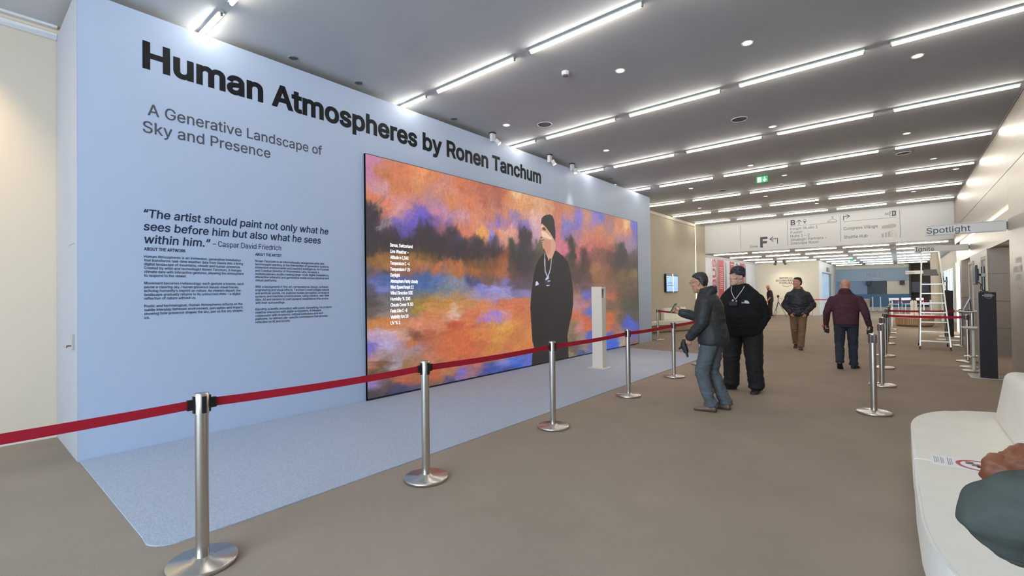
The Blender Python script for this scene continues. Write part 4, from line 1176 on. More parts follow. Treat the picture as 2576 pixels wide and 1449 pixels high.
def beanie_mat():
    m = bpy.data.materials.new('black_patterned_knit'); m.use_nodes = True
    nt = m.node_tree; b = nt.nodes['Principled BSDF']; b.inputs['Roughness'].default_value = 0.9
    tc = nt.nodes.new('ShaderNodeTexCoord'); mp = nt.nodes.new('ShaderNodeMapping'); mp.inputs['Scale'].default_value = (9, 9, 26)
    n = nt.nodes.new('ShaderNodeTexNoise'); n.inputs['Scale'].default_value = 1.6; n.inputs['Detail'].default_value = 2; n.inputs['Distortion'].default_value = 1.4
    cr = nt.nodes.new('ShaderNodeValToRGB')
    el = cr.color_ramp.elements
    el[0].position = 0.0; el[0].color = srgb(26, 26, 28)
    el[1].position = 0.47; el[1].color = srgb(26, 26, 28)
    for p, c in ((0.495, srgb(130, 130, 132)), (0.52, srgb(28, 28, 30)), (0.64, srgb(28, 28, 30)), (0.66, srgb(110, 110, 112)), (0.69, srgb(26, 26, 28))):
        e = el.new(p); e.color = c
    nt.links.new(tc.outputs['Object'], mp.inputs['Vector']); nt.links.new(mp.outputs['Vector'], n.inputs['Vector'])
    nt.links.new(n.outputs['Fac'], cr.inputs['Fac']); nt.links.new(cr.outputs['Color'], b.inputs['Base Color'])
    return m
M_BEANIE = beanie_mat()

# --- man holding up a phone
p, Rm, hc, nk, sc = person((-1.90, 6.30), (-1, 0.04), 'man in charcoal jacket and slate trousers holding a phone up towards the screen', dict(
    sc=1.0, vox=0.007, bvox=0.006, skin=M_SKIN1, head=(0, -.125, 1.640, 0.0, 0.20), neck=(0, -.04, 1.49), pelvis=(0, .03, .96),
    sh=[(.175, .01, 1.375), (-.175, -.01, 1.375)], el=[(.265, .0, 1.13), (-.22, -.17, 1.17)], wr=[(.235, -.17, .945), (-.10, -.40, 1.235)],
    hand=[((0.0, -.35, -1), (-.9, -.2, 0), 1.0), ((.25, -.9, .35), (.55, .1, .8), 1.1)],
    hip=[(.095, .035, .90), (-.095, .035, .90)], kn=[(.11, -.075, .49), (-.105, -.01, .49)], an=[(.12, .03, .087), (-.12, .13, .087)], toe=[(0.12, 0), (-.1, 0)],
    jacket_prof=[(.845, .205, .165, .01), (.865, .218, .178, .01), (.90, .225, .185, .01), (.97, .222, .185, 0.005), (1.08, .212, .178, 0), (1.22, .215, .182, 0), (1.33, .21, .175, .01), (1.41, .18, .148, .015), (1.46, .135, .122, .015), (1.51, .105, .10, .01)],
    jacket=M_SHELLJ, arm_r=(.088, .072, .056), hood=.92, collar=(.102, .092, -.03, .085, mat('dark_collar', srgb(44, 46, 46), .8)), trousers=M_SLATE, leg_r=(.105, .080, .070), tfold=.008, jfold=.007, shoe=M_BROWNSH, sole=M_BROWNSO,
    hair=(mat('grey_black_hair', srgb(46, 43, 42), 0.5, var=0.5, vscale=60), .008)))
T = lambda x, y, z: hc + Rm @ Vector((x, y, z))
bm = B()
for s in (-1, 1):
    pts = [T(s * .034 + .022 * math.cos(t), -.106, .014 + .017 * math.sin(t)) for t in [i * math.pi / 6 for i in range(12)]]
    for a, b in zip(pts, pts[1:] + pts[:1]): tube(bm, a, b, .0016, n=6)
    tube(bm, T(s * .056, -.104, .018), T(s * .079, .015, .016), .0016, n=6)
tube(bm, T(-.012, -.107, .018), T(.012, -.107, .018), .0016, n=6)
obj_from_bm('glasses', bm, M_BLACKPL, p)
bm = B()
pts = [Vector((.04, -.135, 1.40)), Vector((.065, -.10, 1.47)), Vector((.085, -.02, 1.525)), Vector((.05, .065, 1.545)), Vector((-.05, .065, 1.545)), Vector((-.085, -.02, 1.525))]
for a, b in zip(pts, pts[1:]): bar(bm, a, b, .012, .003)
obj_from_bm('lanyard', bm, M_LAN, p)
def world_of(root, v):
    return Matrix.Translation(root.location) @ root.rotation_euler.to_matrix().to_4x4() @ Vector(v)
# phone in his raised right hand
ph = empty('phone', world_of(p, (-.066, -.508, 1.300)), p.rotation_euler.z)
tag(ph, 'black phone held up by the man in the charcoal jacket', 'phone')
M4 = Matrix.Rotation(-0.55, 3, 'X')
bm = B(); bx(bm, -.037, .037, -.0045, .0045, -.075, .075, .003)
bmesh.ops.rotate(bm, verts=bm.verts, cent=(0, 0, 0), matrix=M4)
obj_from_bm('case', bm, M_BLACKPL, ph)
bm = B(); bx(bm, -.033, .033, .0046, .0052, -.070, .070)
bmesh.ops.rotate(bm, verts=bm.verts, cent=(0, 0, 0), matrix=M4)
obj_from_bm('display', bm, mat('lit_phone_display', srgb(90, 120, 96), .3, emit=.25, ecol=srgb(110, 150, 110), var=.5, vscale=25), ph)
# gloves hanging from his left hand
gl = empty('glove', world_of(p, (.235, -.245, .86)), p.rotation_euler.z)
tag(gl, 'black glove hanging from the left hand of the man with the phone', 'glove')
bm = B()
limb(bm, [(0, .0, .03), (.0, -.01, -.02), (.005, .02, -.10)], [.028, .038, .034])
for k, o_ in enumerate((-.03, -.01, .01, .03)):
    limb(bm, [(o_ * .5, .02 + o_ * .3, -.10), (o_, .04 + o_ * .4, -.155 - .008 * (k % 2))], [.016, .012])
limb(bm, [(.0, -.02, -.03), (.01, -.06, -.075)], [.016, .012])
solid('glove_leather', bm, .006, 2, mat('black_glove', srgb(28, 28, 30), .6), gl, 1.0, (.003, 20, 20, 2))

# --- big man in black
p, Rm, hc, nk, sc = person((-1.86, 7.72), (-.12, -1), 'heavily built man all in black with a patterned beanie, looking at the screen', dict(
    sc=1.065, g=1.30, gd=1.45, vox=0.008, bvox=0.006, skin=M_SKIN2, nk_r=1.15, head=(-.03, -.065, 1.640, -.55, 0.06), neck=(-.01, -.005, 1.485), pelvis=(0, .02, .96),
    sh=[(.205, .01, 1.30), (-.205, .01, 1.30)], el=[(.275, .06, 1.08), (-.275, .06, 1.08)], wr=[(.215, -.03, .90), (-.275, -.04, .90)],
    hand=[((-.2, -.1, -1), (-1, 0, 0), .7), ((.0, -.1, -1), (1, 0.2, 0), .7)],
    hip=[(.125, .03, .89), (-.125, .03, .89)], kn=[(.155, .0, .48), (-.155, .01, .48)], an=[(.165, .04, .087), (-.175, .04, .087)], toe=[(0.12, 0), (-.75, 0)],
    jacket_prof=[(.80, .235, .19, -.01), (.83, .255, .21, -.015), (.95, .290, .245, -.03), (1.08, .300, .255, -.035), (1.20, .298, .235, -.02), (1.29, .292, .21, 0), (1.37, .262, .18, .01), (1.43, .212, .15, .01), (1.48, .155, .125, .01), (1.53, .11, .10, .01)],
    jacket=M_FLEECE, arm_r=(.108, .092, .070), trousers=M_BLKTR, lw=1.12, leg_r=(.125, .100, .088), tfold=.007, jfold=.006, shoe=M_BLKSH, sole=mat('olive_sole', srgb(58, 54, 46), .7),
    collar=(.105, .088, -.04, .04, M_FLEECE), beanie=M_BEANIE, beanie2=M_BEANIE))
bm = B()
def chain(pts, w=.008):
    for a, b in zip(pts, pts[1:]): bar(bm, Vector(a) * sc, Vector(b) * sc, w, .004, (0, -1, .2))
chain([(.085, -.10, 1.50), (.07, -.155, 1.44), (.045, -.205, 1.38), (.01, -.236, 1.315)]); chain([(-.095, -.09, 1.50), (-.08, -.150, 1.44), (-.04, -.205, 1.38), (.005, -.236, 1.315)])
obj_from_bm('lanyard', bm, M_LAN, p)
bm = B(); bx(bm, -.06 * sc, .05 * sc, -.285 * sc, -.272 * sc, 1.23 * sc, 1.285 * sc, .003); o_ = obj_from_bm('badge', bm, mat('dark_badge', srgb(44, 44, 52), .4), p)
bm = B(); ball(bm, Vector((-.015, -.262, 1.30)) * sc, .016); ball(bm, Vector((.035, -.272, 1.292)) * sc, .012); obj_from_bm('badge_clip', bm, M_LAN, p, True)
# small white chest emblem: three quarter-arcs beside two short word lines
bm = B()
Q = lambda u, v: tuple(Vector((.115 + u, -.2385 - .30 * abs(v) * 0 + u * .62, 1.245 + v)) * sc)
for r in (.012, .023, .034):
    strokes(bm, polyline(arc(.0, .0, r, 0, math.pi / 2 + .35, 10)), lambda u, v: tuple((Vector((.150 + u, -.238 + u * .30, 1.262 + v)) * sc)), .008)
strokes(bm, [((-.05, .004), (-.005, .004)), ((-.05, .014), (-.015, .014))], lambda u, v: tuple((Vector((.150 + u, -.2405 + u * .30, 1.262 + v)) * sc)), .006)
flat(bm, [(-.012, 0), (.038, 0)] + arc(0, 0, .038, 0.01, math.pi * .7, 12), lambda u, v: tuple((Vector((.150 + u, -.2375 + u * .30, 1.262 + v)) * sc)))
obj_from_bm('chest_emblem', bm, M_LAN, p)

# --- man walking towards the camera
p, Rm, hc, nk, sc = person((-2.03, 14.08), (.1, -1), 'dark haired man in a navy puffer jacket and tan trousers walking towards the camera', dict(
    sc=1.03, g=1.05, vox=0.009, bvox=0.008, skin=M_SKIN3, head=(-.015, -.04, 1.665, -.75, 0.0), neck=(0, -.005, 1.485), pelvis=(0, .01, .96),
    sh=[(.18, .0, 1.35), (-.18, .0, 1.35)], el=[(.295, .05, 1.10), (-.285, .05, 1.10)], wr=[(.17, -.17, .935), (-.16, -.17, .935)],
    hand=[((-.35, -.25, -1), (-.6, .8, 0), .8), ((.35, -.25, -1), (.6, .8, 0), .8)],
    hip=[(.095, .0, .90), (-.095, .0, .90)], kn=[(.075, -.11, .50), (-.09, .03, .48)], an=[(.045, -.16, .087), (-.075, .24, .12)], toe=[(.05, -.08), (-.1, .25)],
    jacket_prof=[(.83, .20, .16, 0), (.86, .225, .185, 0), (.94, .235, .190, -.01), (1.05, .225, .180, -.01), (1.15, .245, .190, -.01), (1.25, .235, .180, 0), (1.35, .225, .165, 0), (1.42, .19, .13, .01), (1.48, .125, .11, .01), (1.51, .10, .10, .01)],
    jacket=M_PUFFER, arm_r=(.100, .088, .064), hood=.95, trousers=M_TAN, leg_r=(.105, .080, .070), jfold=.009, shoe=mat('dark_brown_shoe', srgb(66, 50, 42), .5), sole=M_BROWNSO,
    collar=(.062, .060, -.03, .035, mat('pale_blue_shirt', srgb(186, 196, 208), .7)), hair=(M_HAIRD, .010)))

# --- bald man walking away
p, Rm, hc, nk, sc = person((-.81, 11.10), (.04, 1), 'bald man in a maroon sweater and dark jeans seen from behind, walking away', dict(
    sc=.985, g=1.15, vox=0.008, bvox=0.007, skin=M_SKIN3, nk_r=1.15, head=(0, -.045, 1.62, 0.05, 0.12), neck=(0, -.005, 1.475), pelvis=(0, .01, .96), hood=0.95,
    sh=[(.215, .0, 1.345), (-.215, .0, 1.345)], el=[(.305, .06, 1.10), (-.315, .04, 1.10)], wr=[(.335, -.06, .865), (-.355, -.06, .865)],
    hand=[((.0, -.15, -1), (-1, .3, 0), 1.3), ((-.05, -.15, -1), (1, .3, 0), 1.5)],
    hip=[(.10, .0, .90), (-.10, .0, .90)], kn=[(.105, .02, .49), (-.10, -.06, .50)], an=[(.085, .22, .155), (-.105, -.06, .087)], toe=[(.05, .62), (-.25, 0)],
    jacket_prof=[(.86, .195, .15, 0), (.885, .205, .158, 0), (.97, .212, .165, 0), (1.08, .215, .165, 0), (1.2, .235, .170, 0), (1.31, .240, .160, 0), (1.39, .215, .135, .01), (1.45, .15, .11, .01), (1.49, .10, .095, .01)],
    jacket=M_MAROON, jname='sweater', arm_r=(.084, .064, .048), trousers=M_JEANS, leg_r=(.104, .080, .068), jfold=.004, shoe=M_BLKSH,
    collar=(.095, .088, -.03, .04, M_MAROON)))
for nm, lab, off, colr in (('glove', 'black and orange work glove in the left hand of the bald man', (.345, -.09, .775), None), ('glove', 'dark glove gripped in the right fist of the bald man', (-.375, -.09, .775), 1)):
    g_ = empty(nm, world_of(p, Vector(off) * sc), p.rotation_euler.z); tag(g_, lab, 'glove')
    bm = B(); limb(bm, [(0, .01, .035), (-.01 if not colr else .01, .0, -.02), (-.03 if not colr else .03, .02, -.075)], [.045, .052, .03]); limb(bm, [(0, -.02, -.03), (-.01, -.05, -.075)], [.022, .014]); limb(bm, [(0, .03, -.03), (.01, .05, -.08)], [.022, .013])
    solid('glove_fabric', bm, .008, 2, mat('dark_glove', srgb(48, 44, 44), .8), g_, 1.0, (.004, 20, 20, 2))
    if not colr:
        bm = B(); limb(bm, [(-.03, -.01, .045), (.02, .0, .055), (.04, .03, .03)], [.026, .032, .026])
        solid('glove_cuff', bm, .008, 2, mat('orange_cuff', srgb(196, 92, 66), .8), g_)['label'] = 'orange cuff'

# --- distant man beside the tripod
M_TEE = mat('black_tee', srgb(30, 30, 32), .8)
p, Rm, hc, nk, sc = person((-5.66, 29.75), (-1, -.25), 'shaven headed man in black with white shoes beside a tripod far away', dict(
    sc=1.03, g=.95, vox=0.012, bvox=0.010, skin=M_SKIN3, head=(0, -.075, 1.645, 0.0, 0.45), neck=(0, -.02, 1.485), pelvis=(0, .02, .96),
    sh=[(.175, .0, 1.375), (-.175, .0, 1.375)], el=[(.22, .03, 1.13), (-.22, .03, 1.13)], wr=[(.20, -.13, .92), (-.2, -.12, .92)],
    hand=[((0, -.3, -1), (-1, 0, 0), .7), ((0, -.3, -1), (1, 0, 0), .7)],
    hip=[(.095, .02, .90), (-.095, .02, .90)], kn=[(.10, .0, .48), (-.10, .0, .48)], an=[(.10, .04, .087), (-.10, .02, .087)], toe=[(.1, 0), (-.1, 0)],
    jacket_prof=[(.86, .19, .15, 0), (1.0, .19, .15, 0), (1.2, .19, .155, 0), (1.34, .195, .15, 0), (1.43, .15, .11, .01), (1.49, .08, .08, .01)],
    jacket=M_TEE, jname='shirt', arm_r=(.085, .078, .05), sleeve=.85, trousers=M_BLKTR, lw=1.05, leg_r=(.115, .095, .062), shoe=mat('white_shoe', srgb(226, 222, 216), .6), sole=M_WHITE, beard=M_HAIRD))
tp = empty('camera_tripod', (-5.30, 30.0, 0)); tag(tp, 'thin black tripod carrying a small camera in front of the cream far wall', 'tripod')
bm = B(); tube(bm, (0, 0, .75), (0, 0, 1.12), .015, n=10); obj_from_bm('centre_column', bm, M_BLACKPL, tp)
for a in (0.3, 2.4, 4.5):
    bm = B(); tube(bm, (.02 * math.cos(a), .02 * math.sin(a), .85), (.42 * math.cos(a), .42 * math.sin(a), .0), .014, .010, n=10); obj_from_bm('leg', bm, M_BLACKPL, tp)
bm = B(); bx(bm, -.05, .05, -.05, .05, 1.12, 1.24, .01); tube(bm, (0, -.05, 1.18), (0, -.12, 1.18), .03, n=14); obj_from_bm('camera_body', bm, M_BLACKPL, tp)
bm = B(); tube(bm, (.02, 0, 1.10), (.22, .05, 1.03), .009, n=8); obj_from_bm('pan_handle', bm, M_BLACKPL, tp)

# ================================================================== SIGNS
PB = plane_y(BULK - 0.004)
sg = empty('direction_sign', (0, 0, 0)); tag(sg, 'long white overhead direction sign with zone letters and arrows across the hall', 'sign')
obj_from_bm('sign_panel', bx(B(), -6.93, XR - 0.005, BULK - 0.003, BULK, CEIL2 + 0.04, CEIL - 0.06), M_WHITE, sg)
bm = B()
for u in (-5.403, -3.580, -1.755, 0.058): strokes(bm, [((u, 3.41), (u, 4.43))], PB, 0.011)
strokes(bm, [((-3.47, 4.188), (-1.868, 4.188)), ((-1.65, 4.189), (-0.043, 4.189))], PB, 0.010)
obj_from_bm('dividing_line', bm, M_INK3, sg)
lettering('zone_letter', [('F', -4.62, -4.335, 3.408, 0.403, 0.035, 0.0, 6)], PB, M_INK3, sg)
lettering('zone_word', [('Zone', -5.036, -4.717, 3.404, 0.105, 0.004)], PB, M_INK3, sg)
bm = B(); strokes(bm, [((-4.225, 3.72), (-3.955, 3.72)), ((-3.955, 3.72), (-3.955, 3.52)), ((-4.237, 3.72), (-4.122, 3.81)), ((-4.237, 3.72), (-4.122, 3.62))], PB, 0.03)
strokes(bm, [((-3.154, 4.24), (-3.154, 4.41)), ((-3.154, 4.42), (-3.235, 4.345)), ((-3.154, 4.42), (-3.073, 4.345))], PB, 0.026)
strokes(bm, [((-1.645, 4.25), (-1.645, 4.40)), ((-1.645, 4.395), (-1.47, 4.395)), ((-1.455, 4.395), (-1.53, 4.45)), ((-1.455, 4.395), (-1.53, 4.325))], PB, 0.026)
obj_from_bm('arrow', bm, M_INK3, sg)
lettering('gate_letter', [('B', -3.456, -3.288, 4.238, 0.200, 0.030, 0.0, 6)], PB, M_INK3, sg)
bm = B()
strokes(bm, polyline(arc(-2.952, 4.372, 0.052, 0, 2 * math.pi, 20)), PB, 0.014)
flat(bm, [(-3.003, 4.36), (-2.952, 4.252), (-2.901, 4.36)] + arc(-2.952, 4.352, 0.052, -0.1, -math.pi + 0.1, 10)[1:-1], PB) if False else flat(bm, [(-3.003, 4.355), (-2.952, 4.252), (-2.901, 4.355)], PB)
strokes(bm, [((-3.0, 4.238), (-2.90, 4.238))], PB, 0.008)
strokes(bm, polyline([(-2.01, 4.355), (-2.155, 4.262)] + arc(-2.15, 4.245, 0.018, math.pi * .6, math.pi * 1.5, 6) + [(-1.88, 4.227)] + arc(-1.88, 4.245, 0.018, -math.pi / 2, math.pi * .4, 6) + [(-2.01, 4.355), (-2.01, 4.375)] + arc(-2.012, 4.405, 0.028, -math.pi / 2, math.pi * 1.0, 10)), PB, 0.013)
obj_from_bm('pictogram', bm, M_INK3, sg)
lettering('destinations', [('Forum Studio 1', -3.47, -2.510, 4.028, 0.108, 0.002), ('Fusion', -3.466, -3.054, 3.878, 0.108, 0.002), ('Hubs 1 \u2013 2', -3.469, -2.798, 3.724, 0.108, 0.002), ('Strategic Partners \u2013', -3.465, -2.214, 3.568, 0.108, 0.002), ('Interview Room', -3.467, -2.487, 3.418, 0.108, 0.002), ('Congress Village', -1.647, -0.595, 3.855, 0.118, 0.004), ('Shuttle Hub', -1.647, -0.903, 3.520, 0.118, 0.004)], PB, M_INK3, sg)
lettering('exit_word', [('EXIT', -0.361, -0.194, 4.300, 0.075, 0.02)], PB, M_INK3, sg)
bm = B(); strokes(bm, [((-0.245, 4.42), (-0.245, 4.39)), ((-0.245, 4.42), (-0.165, 4.42)), ((-0.245, 4.25), (-0.245, 4.285)), ((-0.245, 4.25), (-0.165, 4.25))], PB, 0.012)
flat(bm, [(-0.165, 4.235), (-0.046, 4.25), (-0.046, 4.425), (-0.165, 4.44)], PB)
obj_from_bm('exit_door', bm, M_INK3, sg)
lettering('exit_letter', [('B', -0.135, -0.075, 4.295, 0.09, 0.02)], plane_y(BULK - 0.006), M_WHITE, sg)
bm = B()
flat(bm, [(-0.475, 3.80), (-0.17, 3.80), (-0.17, 3.955), (-0.475, 3.90)], PB); flat(bm, [(-0.165, 3.80), (-0.05, 3.83), (-0.05, 3.92), (-0.165, 3.96)], PB)
strokes(bm, [((-0.475 + i * 0.05, 3.765), (-0.455 + i * 0.05, 3.80)) for i in range(7)], PB, 0.008)
obj_from_bm('building_icon', bm, mat('icon_grey', srgb(178, 174, 168), .6), sg)
bm = B()
for i, (a, b) in enumerate(((-0.485, -0.42), (-0.385, -0.325), (-0.295, -0.225))):
    t = 3.60 + i * 0.033; flat(bm, [(a, 3.47), (b, 3.47), (b, t + .01), (a, t)], PB)
strokes(bm, polyline([(-0.20, 3.47), (-0.20, 3.67), (-0.13, 3.715), (-0.055, 3.62), (-0.045, 3.47), (-0.20, 3.47)]), PB, 0.010)
strokes(bm, polyline([(-0.485, 3.60), (-0.13, 3.718)]) + polyline([(-0.17, 3.47), (-0.17, 3.60), (-0.09, 3.60), (-0.09, 3.47)]), PB, 0.010)
obj_from_bm('hall_icon', bm, MATS['icon_grey'], sg)

def room_sign(name, lab, Y, x0, x1, z0, z1, text, tx0, tx1, base, cap, bold, lines=True, hung=False):
    r = empty('room_sign', (0, 0, 0)); tag(r, lab, 'sign')
    obj_from_bm('blade', bx(B(), x0, x1, Y, Y + 0.03, z0, z1), mat('sign_white', srgb(238, 232, 222), .6), r)
    P = plane_y(Y - 0.002)
    lettering('room_name', [(text, tx0, tx1, base, cap, bold, 0.0, 6)], P, M_INK3, r)
    if lines:
        bm = B(); strokes(bm, [((x0 + 0.03, z1 - 0.012), (x1 - 0.045, z1 - 0.012)), ((x0 + 0.03, z0 + 0.012), (x1 - 0.045, z0 + 0.012))], P, 0.004)
        obj_from_bm('edge_line', bm, M_INK3, r)
    bm = B()
    if hung:
        for x in (x0 + .08, x1 - .08): bx(bm, x - .008, x + .008, Y + .008, Y + .022, z1 - .004, CEIL2)
    else: bx(bm, x1 - 0.004, 1.545, Y + 0.005, Y + 0.025, z0 + 0.03, z1 - 0.03)
    obj_from_bm('hanging_rod' if hung else 'wall_bracket', bm, M_GREY, r)
room_sign('room_sign', 'pale blade sign reading Spotlight, nearest of the signs jutting from the right wall', 12.3, 0.405, 1.52, 2.553, 2.757, 'Spotlight', 0.43, 1.052, 2.602, 0.108, 0.006)
room_sign('room_sign', 'pale blade sign reading Ignite, jutting out above the ladder', 18.3, 0.36, 1.52, 2.585, 2.762, 'Ignite', 0.385, 0.798, 2.622, 0.115, 0.006)
room_sign('room_sign', 'small pale sign reading Fusion in front of the far blue hub', 30.0, 0.232, 0.90, 2.23, 2.392, 'Fusion', 0.25, 0.576, 2.268, 0.085, 0.006, False, True)
hb = empty('hub_sign', (0, 0, 0)); tag(hb, 'grey lettering naming the hub on the blue band at the far end', 'sign')
lettering('hub_name', [('Hub 1', -1.816, -0.989, 2.41, 0.28, 0.006, 0.0, 6)], plane_y(42.495), M_INKL, hb)
# round-cornered forum lettering on the cream far wall
def forum_mark(parent, P, m, cx, s, z):
    lettering('wordmark', [('WORLD', cx - .345 * s, cx + .345 * s, z + .32 * s, .112 * s, .018), ('ECONOMIC', cx - .515 * s, cx + .515 * s, z + .165 * s, .112 * s, .018), ('FORUM', cx - .335 * s, cx + .335 * s, z + .01 * s, .112 * s, .018)], P, m, parent)
    bm = B(); strokes(bm, polyline(arc(cx + .06 * s, z + .09 * s, .30 * s, math.pi * 1.22, math.pi * 1.82, 16, .235 * s)), P, .022 * s)
    strokes(bm, polyline(arc(cx - .165 * s, z + .375 * s, .12 * s, 0.5, 1.9, 8, .03 * s)), P, .012 * s)
    obj_from_bm('arc_mark', bm, m, parent)
wm = empty('wall_lettering', (0, 0, 0)); tag(wm, 'dark forum wordmark in three lines on the cream far wall', 'sign')
forum_mark(wm, plane_y(32.994), M_INK3, -5.405, 1.0, 1.893)

# ================================================================== LEFT REAR: television, bench, light line, poster wall
tv = empty('television', (-7.094, 18.56, 1.87)); tag(tv, 'wall mounted screen with a blue map on the beige wall', 'television')
obj_from_bm('housing', bx(B(), 0, 0.075, -0.63, 0.63, -0.36, 0.36, 0.008), M_BLACKPL, tv)
P = lambda u, v: (0.0765, u, v)
bm = B(); flat(bm, [(-0.60, -0.335), (0.60, -0.335), (0.60, 0.335), (-0.60, 0.335)], P)
obj_from_bm('display', bm, mat('lit_blue_display', srgb(120, 158, 205), .3, emit=.75, ecol=srgb(122, 160, 208)), tv)
P = lambda u, v: (0.078, u, v)
bm = B(); strokes(bm, polyline([(0.05, 0.33), (0.09, 0.24), (0.10, 0.10), (0.08, -0.02), (0.10, -0.15), (0.11, -0.33)]), P, 0.075)
obj_from_bm('route_line', bm, mat('lit_white_display', (1, 1, 1, 1), .3, emit=.8, ecol=(.93, .95, 1, 1)), tv)
bm = B(); flat(bm, [(-0.60, 0.27), (0.60, 0.27), (0.60, 0.335), (-0.60, 0.335)], lambda u, v: (0.0772, u, v)); strokes(bm, [((-0.56, 0.22), (-0.38, 0.22)), ((-0.45, -0.0), (0.2, -0.0)), ((-0.5, -0.10), (0.15, -0.10))], P, 0.022)
obj_from_bm('display_text', bm, mat('dark_navy', srgb(40, 50, 84), .4), tv)

bn = empty('bench', (0, 0, 0)); tag(bn, 'pale upholstered bench with a wooden base below the wall screen', 'bench')
outl = [(-7.08, 16.05), (-6.95, 16.15)] + [(-6.55, 17.3), (-6.22, 18.2), (-6.12, 18.8), (-6.2, 19.6), (-6.5, 20.1), (-7.08, 20.2)]
bm = B(); prism(bm, outl, 0.29, 0.43); bmesh.ops.bevel(bm, geom=[e for e in bm.edges if abs(e.verts[0].co.z - e.verts[1].co.z) < 1e-4], offset=0.025, segments=3, affect='EDGES'); obj_from_bm('seat', bm, M_UPH, bn)
inn = [(-7.08, 16.3), (-6.97, 16.4), (-6.68, 17.3), (-6.34, 18.2), (-6.24, 18.8), (-6.3, 19.5), (-6.56, 19.9), (-7.08, 20.0)]
bm = B(); prism(bm, inn, 0.05, 0.29); obj_from_bm('base', bm, M_WOOD, bn)
bm = B(); prism(bm, [(x - .03 if x > -7 else x, y) for x, y in inn], 0.0, 0.05); obj_from_bm('plinth', bm, M_DARKTAUPE, bn)
for y0, y1 in ((17.45, 18.6), (18.62, 19.8)):
    bm = B(); bx(bm, -7.085, -6.93, y0, y1, 0.43, 0.88, 0.04, 3); obj_from_bm('backrest', bm, M_UPH, bn)

ll = empty('wall_light_line', (0, 0, 0)); tag(ll, 'glowing vertical light line at the corner of the beige wall', 'wall light')
bm = B(); bx(bm, -7.14, -7.112, 21.64, 21.72, 0.02, 4.54); obj_from_bm('light_strip', bm, M_LEDWARM, ll)
bm = B(); bx(bm, -7.25, -7.14, 21.62, 21.74, 0.0, CEIL); obj_from_bm('channel', bm, M_OFFWHITE, ll)

pw = empty('poster_wall', (0, 0, 0)); tag(pw, 'red and white printed poster wall with tall vertical lettering behind the men', 'poster')
obj_from_bm('print', bx(B(), -7.078, -7.070, 22.78, 32.96, 0.02, 3.14), mat('poster_white', srgb(222, 224, 228), .6, var=.04, vscale=2), pw)
PP = plane_x(-7.068)
M_PRED = mat('poster_red', srgb(196, 62, 66), .6, var=.06, vscale=3)
M_PBRI = mat('poster_bright_red', srgb(222, 56, 72), .6)
bm = B()
for y0, y1, z0 in ((24.93, 25.97, .02), (27.05, 28.0, 1.2), (29.12, 30.17, .9)):
    flat(bm, [(y0, z0), (y1, z0), (y1, 3.12), (y0, 3.12)], PP)
flat(bm, [(25.97, .02), (30.2, .02), (30.2, 1.15), (25.97, .95)], PP)
obj_from_bm('red_stripe', bm, M_PRED, pw)
# tall letters read upwards
lettering('vertical_word', [('BUS', 0.0, 1.40, 0.0, 0.50, .03, 0.0, 6)], lambda u, v: (-7.066, 24.53 - v, 1.72 + u), M_PBRI, pw)
bm = B()
for i in range(11): strokes(bm, [((25.15, 2.72 - i * 0.105), (25.75, 2.70 - i * 0.105))], plane_x(-7.066), 0.032)
strokes(bm, [((27.2, 2.98), (27.9, 2.96))], plane_x(-7.066), 0.05)
obj_from_bm('poster_lines', bm, M_WHITE, pw)
bm = B()
flat(bm, [(24.62, .9), (24.9, .9), (24.9, 3.12), (24.75, 3.12), (24.62, 2.8)], PP); flat(bm, [(26.1, 1.4), (26.5, 1.4), (26.45, 3.0), (26.1, 3.1)], PP); flat(bm, [(28.1, 1.3), (29.0, 1.3), (29.0, 3.0), (28.4, 3.12), (28.1, 2.9)], PP); flat(bm, [(30.25, 1.2), (30.6, 1.2), (30.5, 3.0), (30.25, 3.12)], PP)
obj_from_bm('poster_figure', bm, mat('poster_grey', srgb(150, 156, 166), .6, var=.3, vscale=1.5), pw)

# small spotlights before the cream wall
for i, (x, lab) in enumerate(((-5.55, 'dark small spotlight over the cream far wall, left of the pair'), (-5.15, 'dark small spotlight over the cream far wall, right of the pair'))):
    r = empty('spotlight', (x, 31.0, CEIL2)); tag(r, lab, 'spotlight')
    bm = B(); bx(bm, -.05, .05, -.05, .05, -.05, 0); obj_from_bm('ceiling_mount', bm, M_GREY, r)
    bm = B(); tube(bm, (0, 0, -.05), (-.08 if i == 0 else .08, .12, -.22), .07, .085, n=14); obj_from_bm('lamp_head', bm, M_GREY, r)
    ld = bpy.data.lights.new('spot_beam', 'SPOT'); ld.energy = 35; ld.spot_size = 1.3; ld.spot_blend = .9; ld.color = (1, .88, .66); ld.shadow_soft_size = .06
    lo = bpy.data.objects.new('spot_beam', ld); COL.objects.link(lo); lo.parent = r; lo.location = (0, .16, -.24); lo.rotation_euler = (math.radians(52), 0, 0)

# ================================================================== RIGHT SIDE
wl = empty('wall_light_slot', (0, 0, 0)); tag(wl, 'long warm light slot running along the right wall above the recesses', 'wall light')
bm = B(); bx(bm, XR + 0.05, XR + 0.15, 12.10, 21.4, 2.955, 3.03); obj_from_bm('light_strip', bm, M_LEDWARM, wl)
cl = empty('light_column', (0, 0, 0)); tag(cl, 'tall glowing light column at the edge of the right wall beyond the kiosk', 'wall light')
bm = B(); bx(bm, XR + 0.0, XR + 0.3, 21.02, 22.4, 0.02, 2.40, .01); obj_from_bm('light_panel', bm, mat('lit_column', (1, 1, 1, 1), .5, emit=1.5, ecol=(1, .95, .84, 1)), cl)
bm = B(); bx(bm, XR + 0.01, XR + 0.35, 22.4, 22.5, 0.0, CEIL2); bx(bm, XR + 0.01, XR + 0.3, 21.0, 21.02, 0, 2.4); obj_from_bm('frame', bm, M_TAUPE, cl)
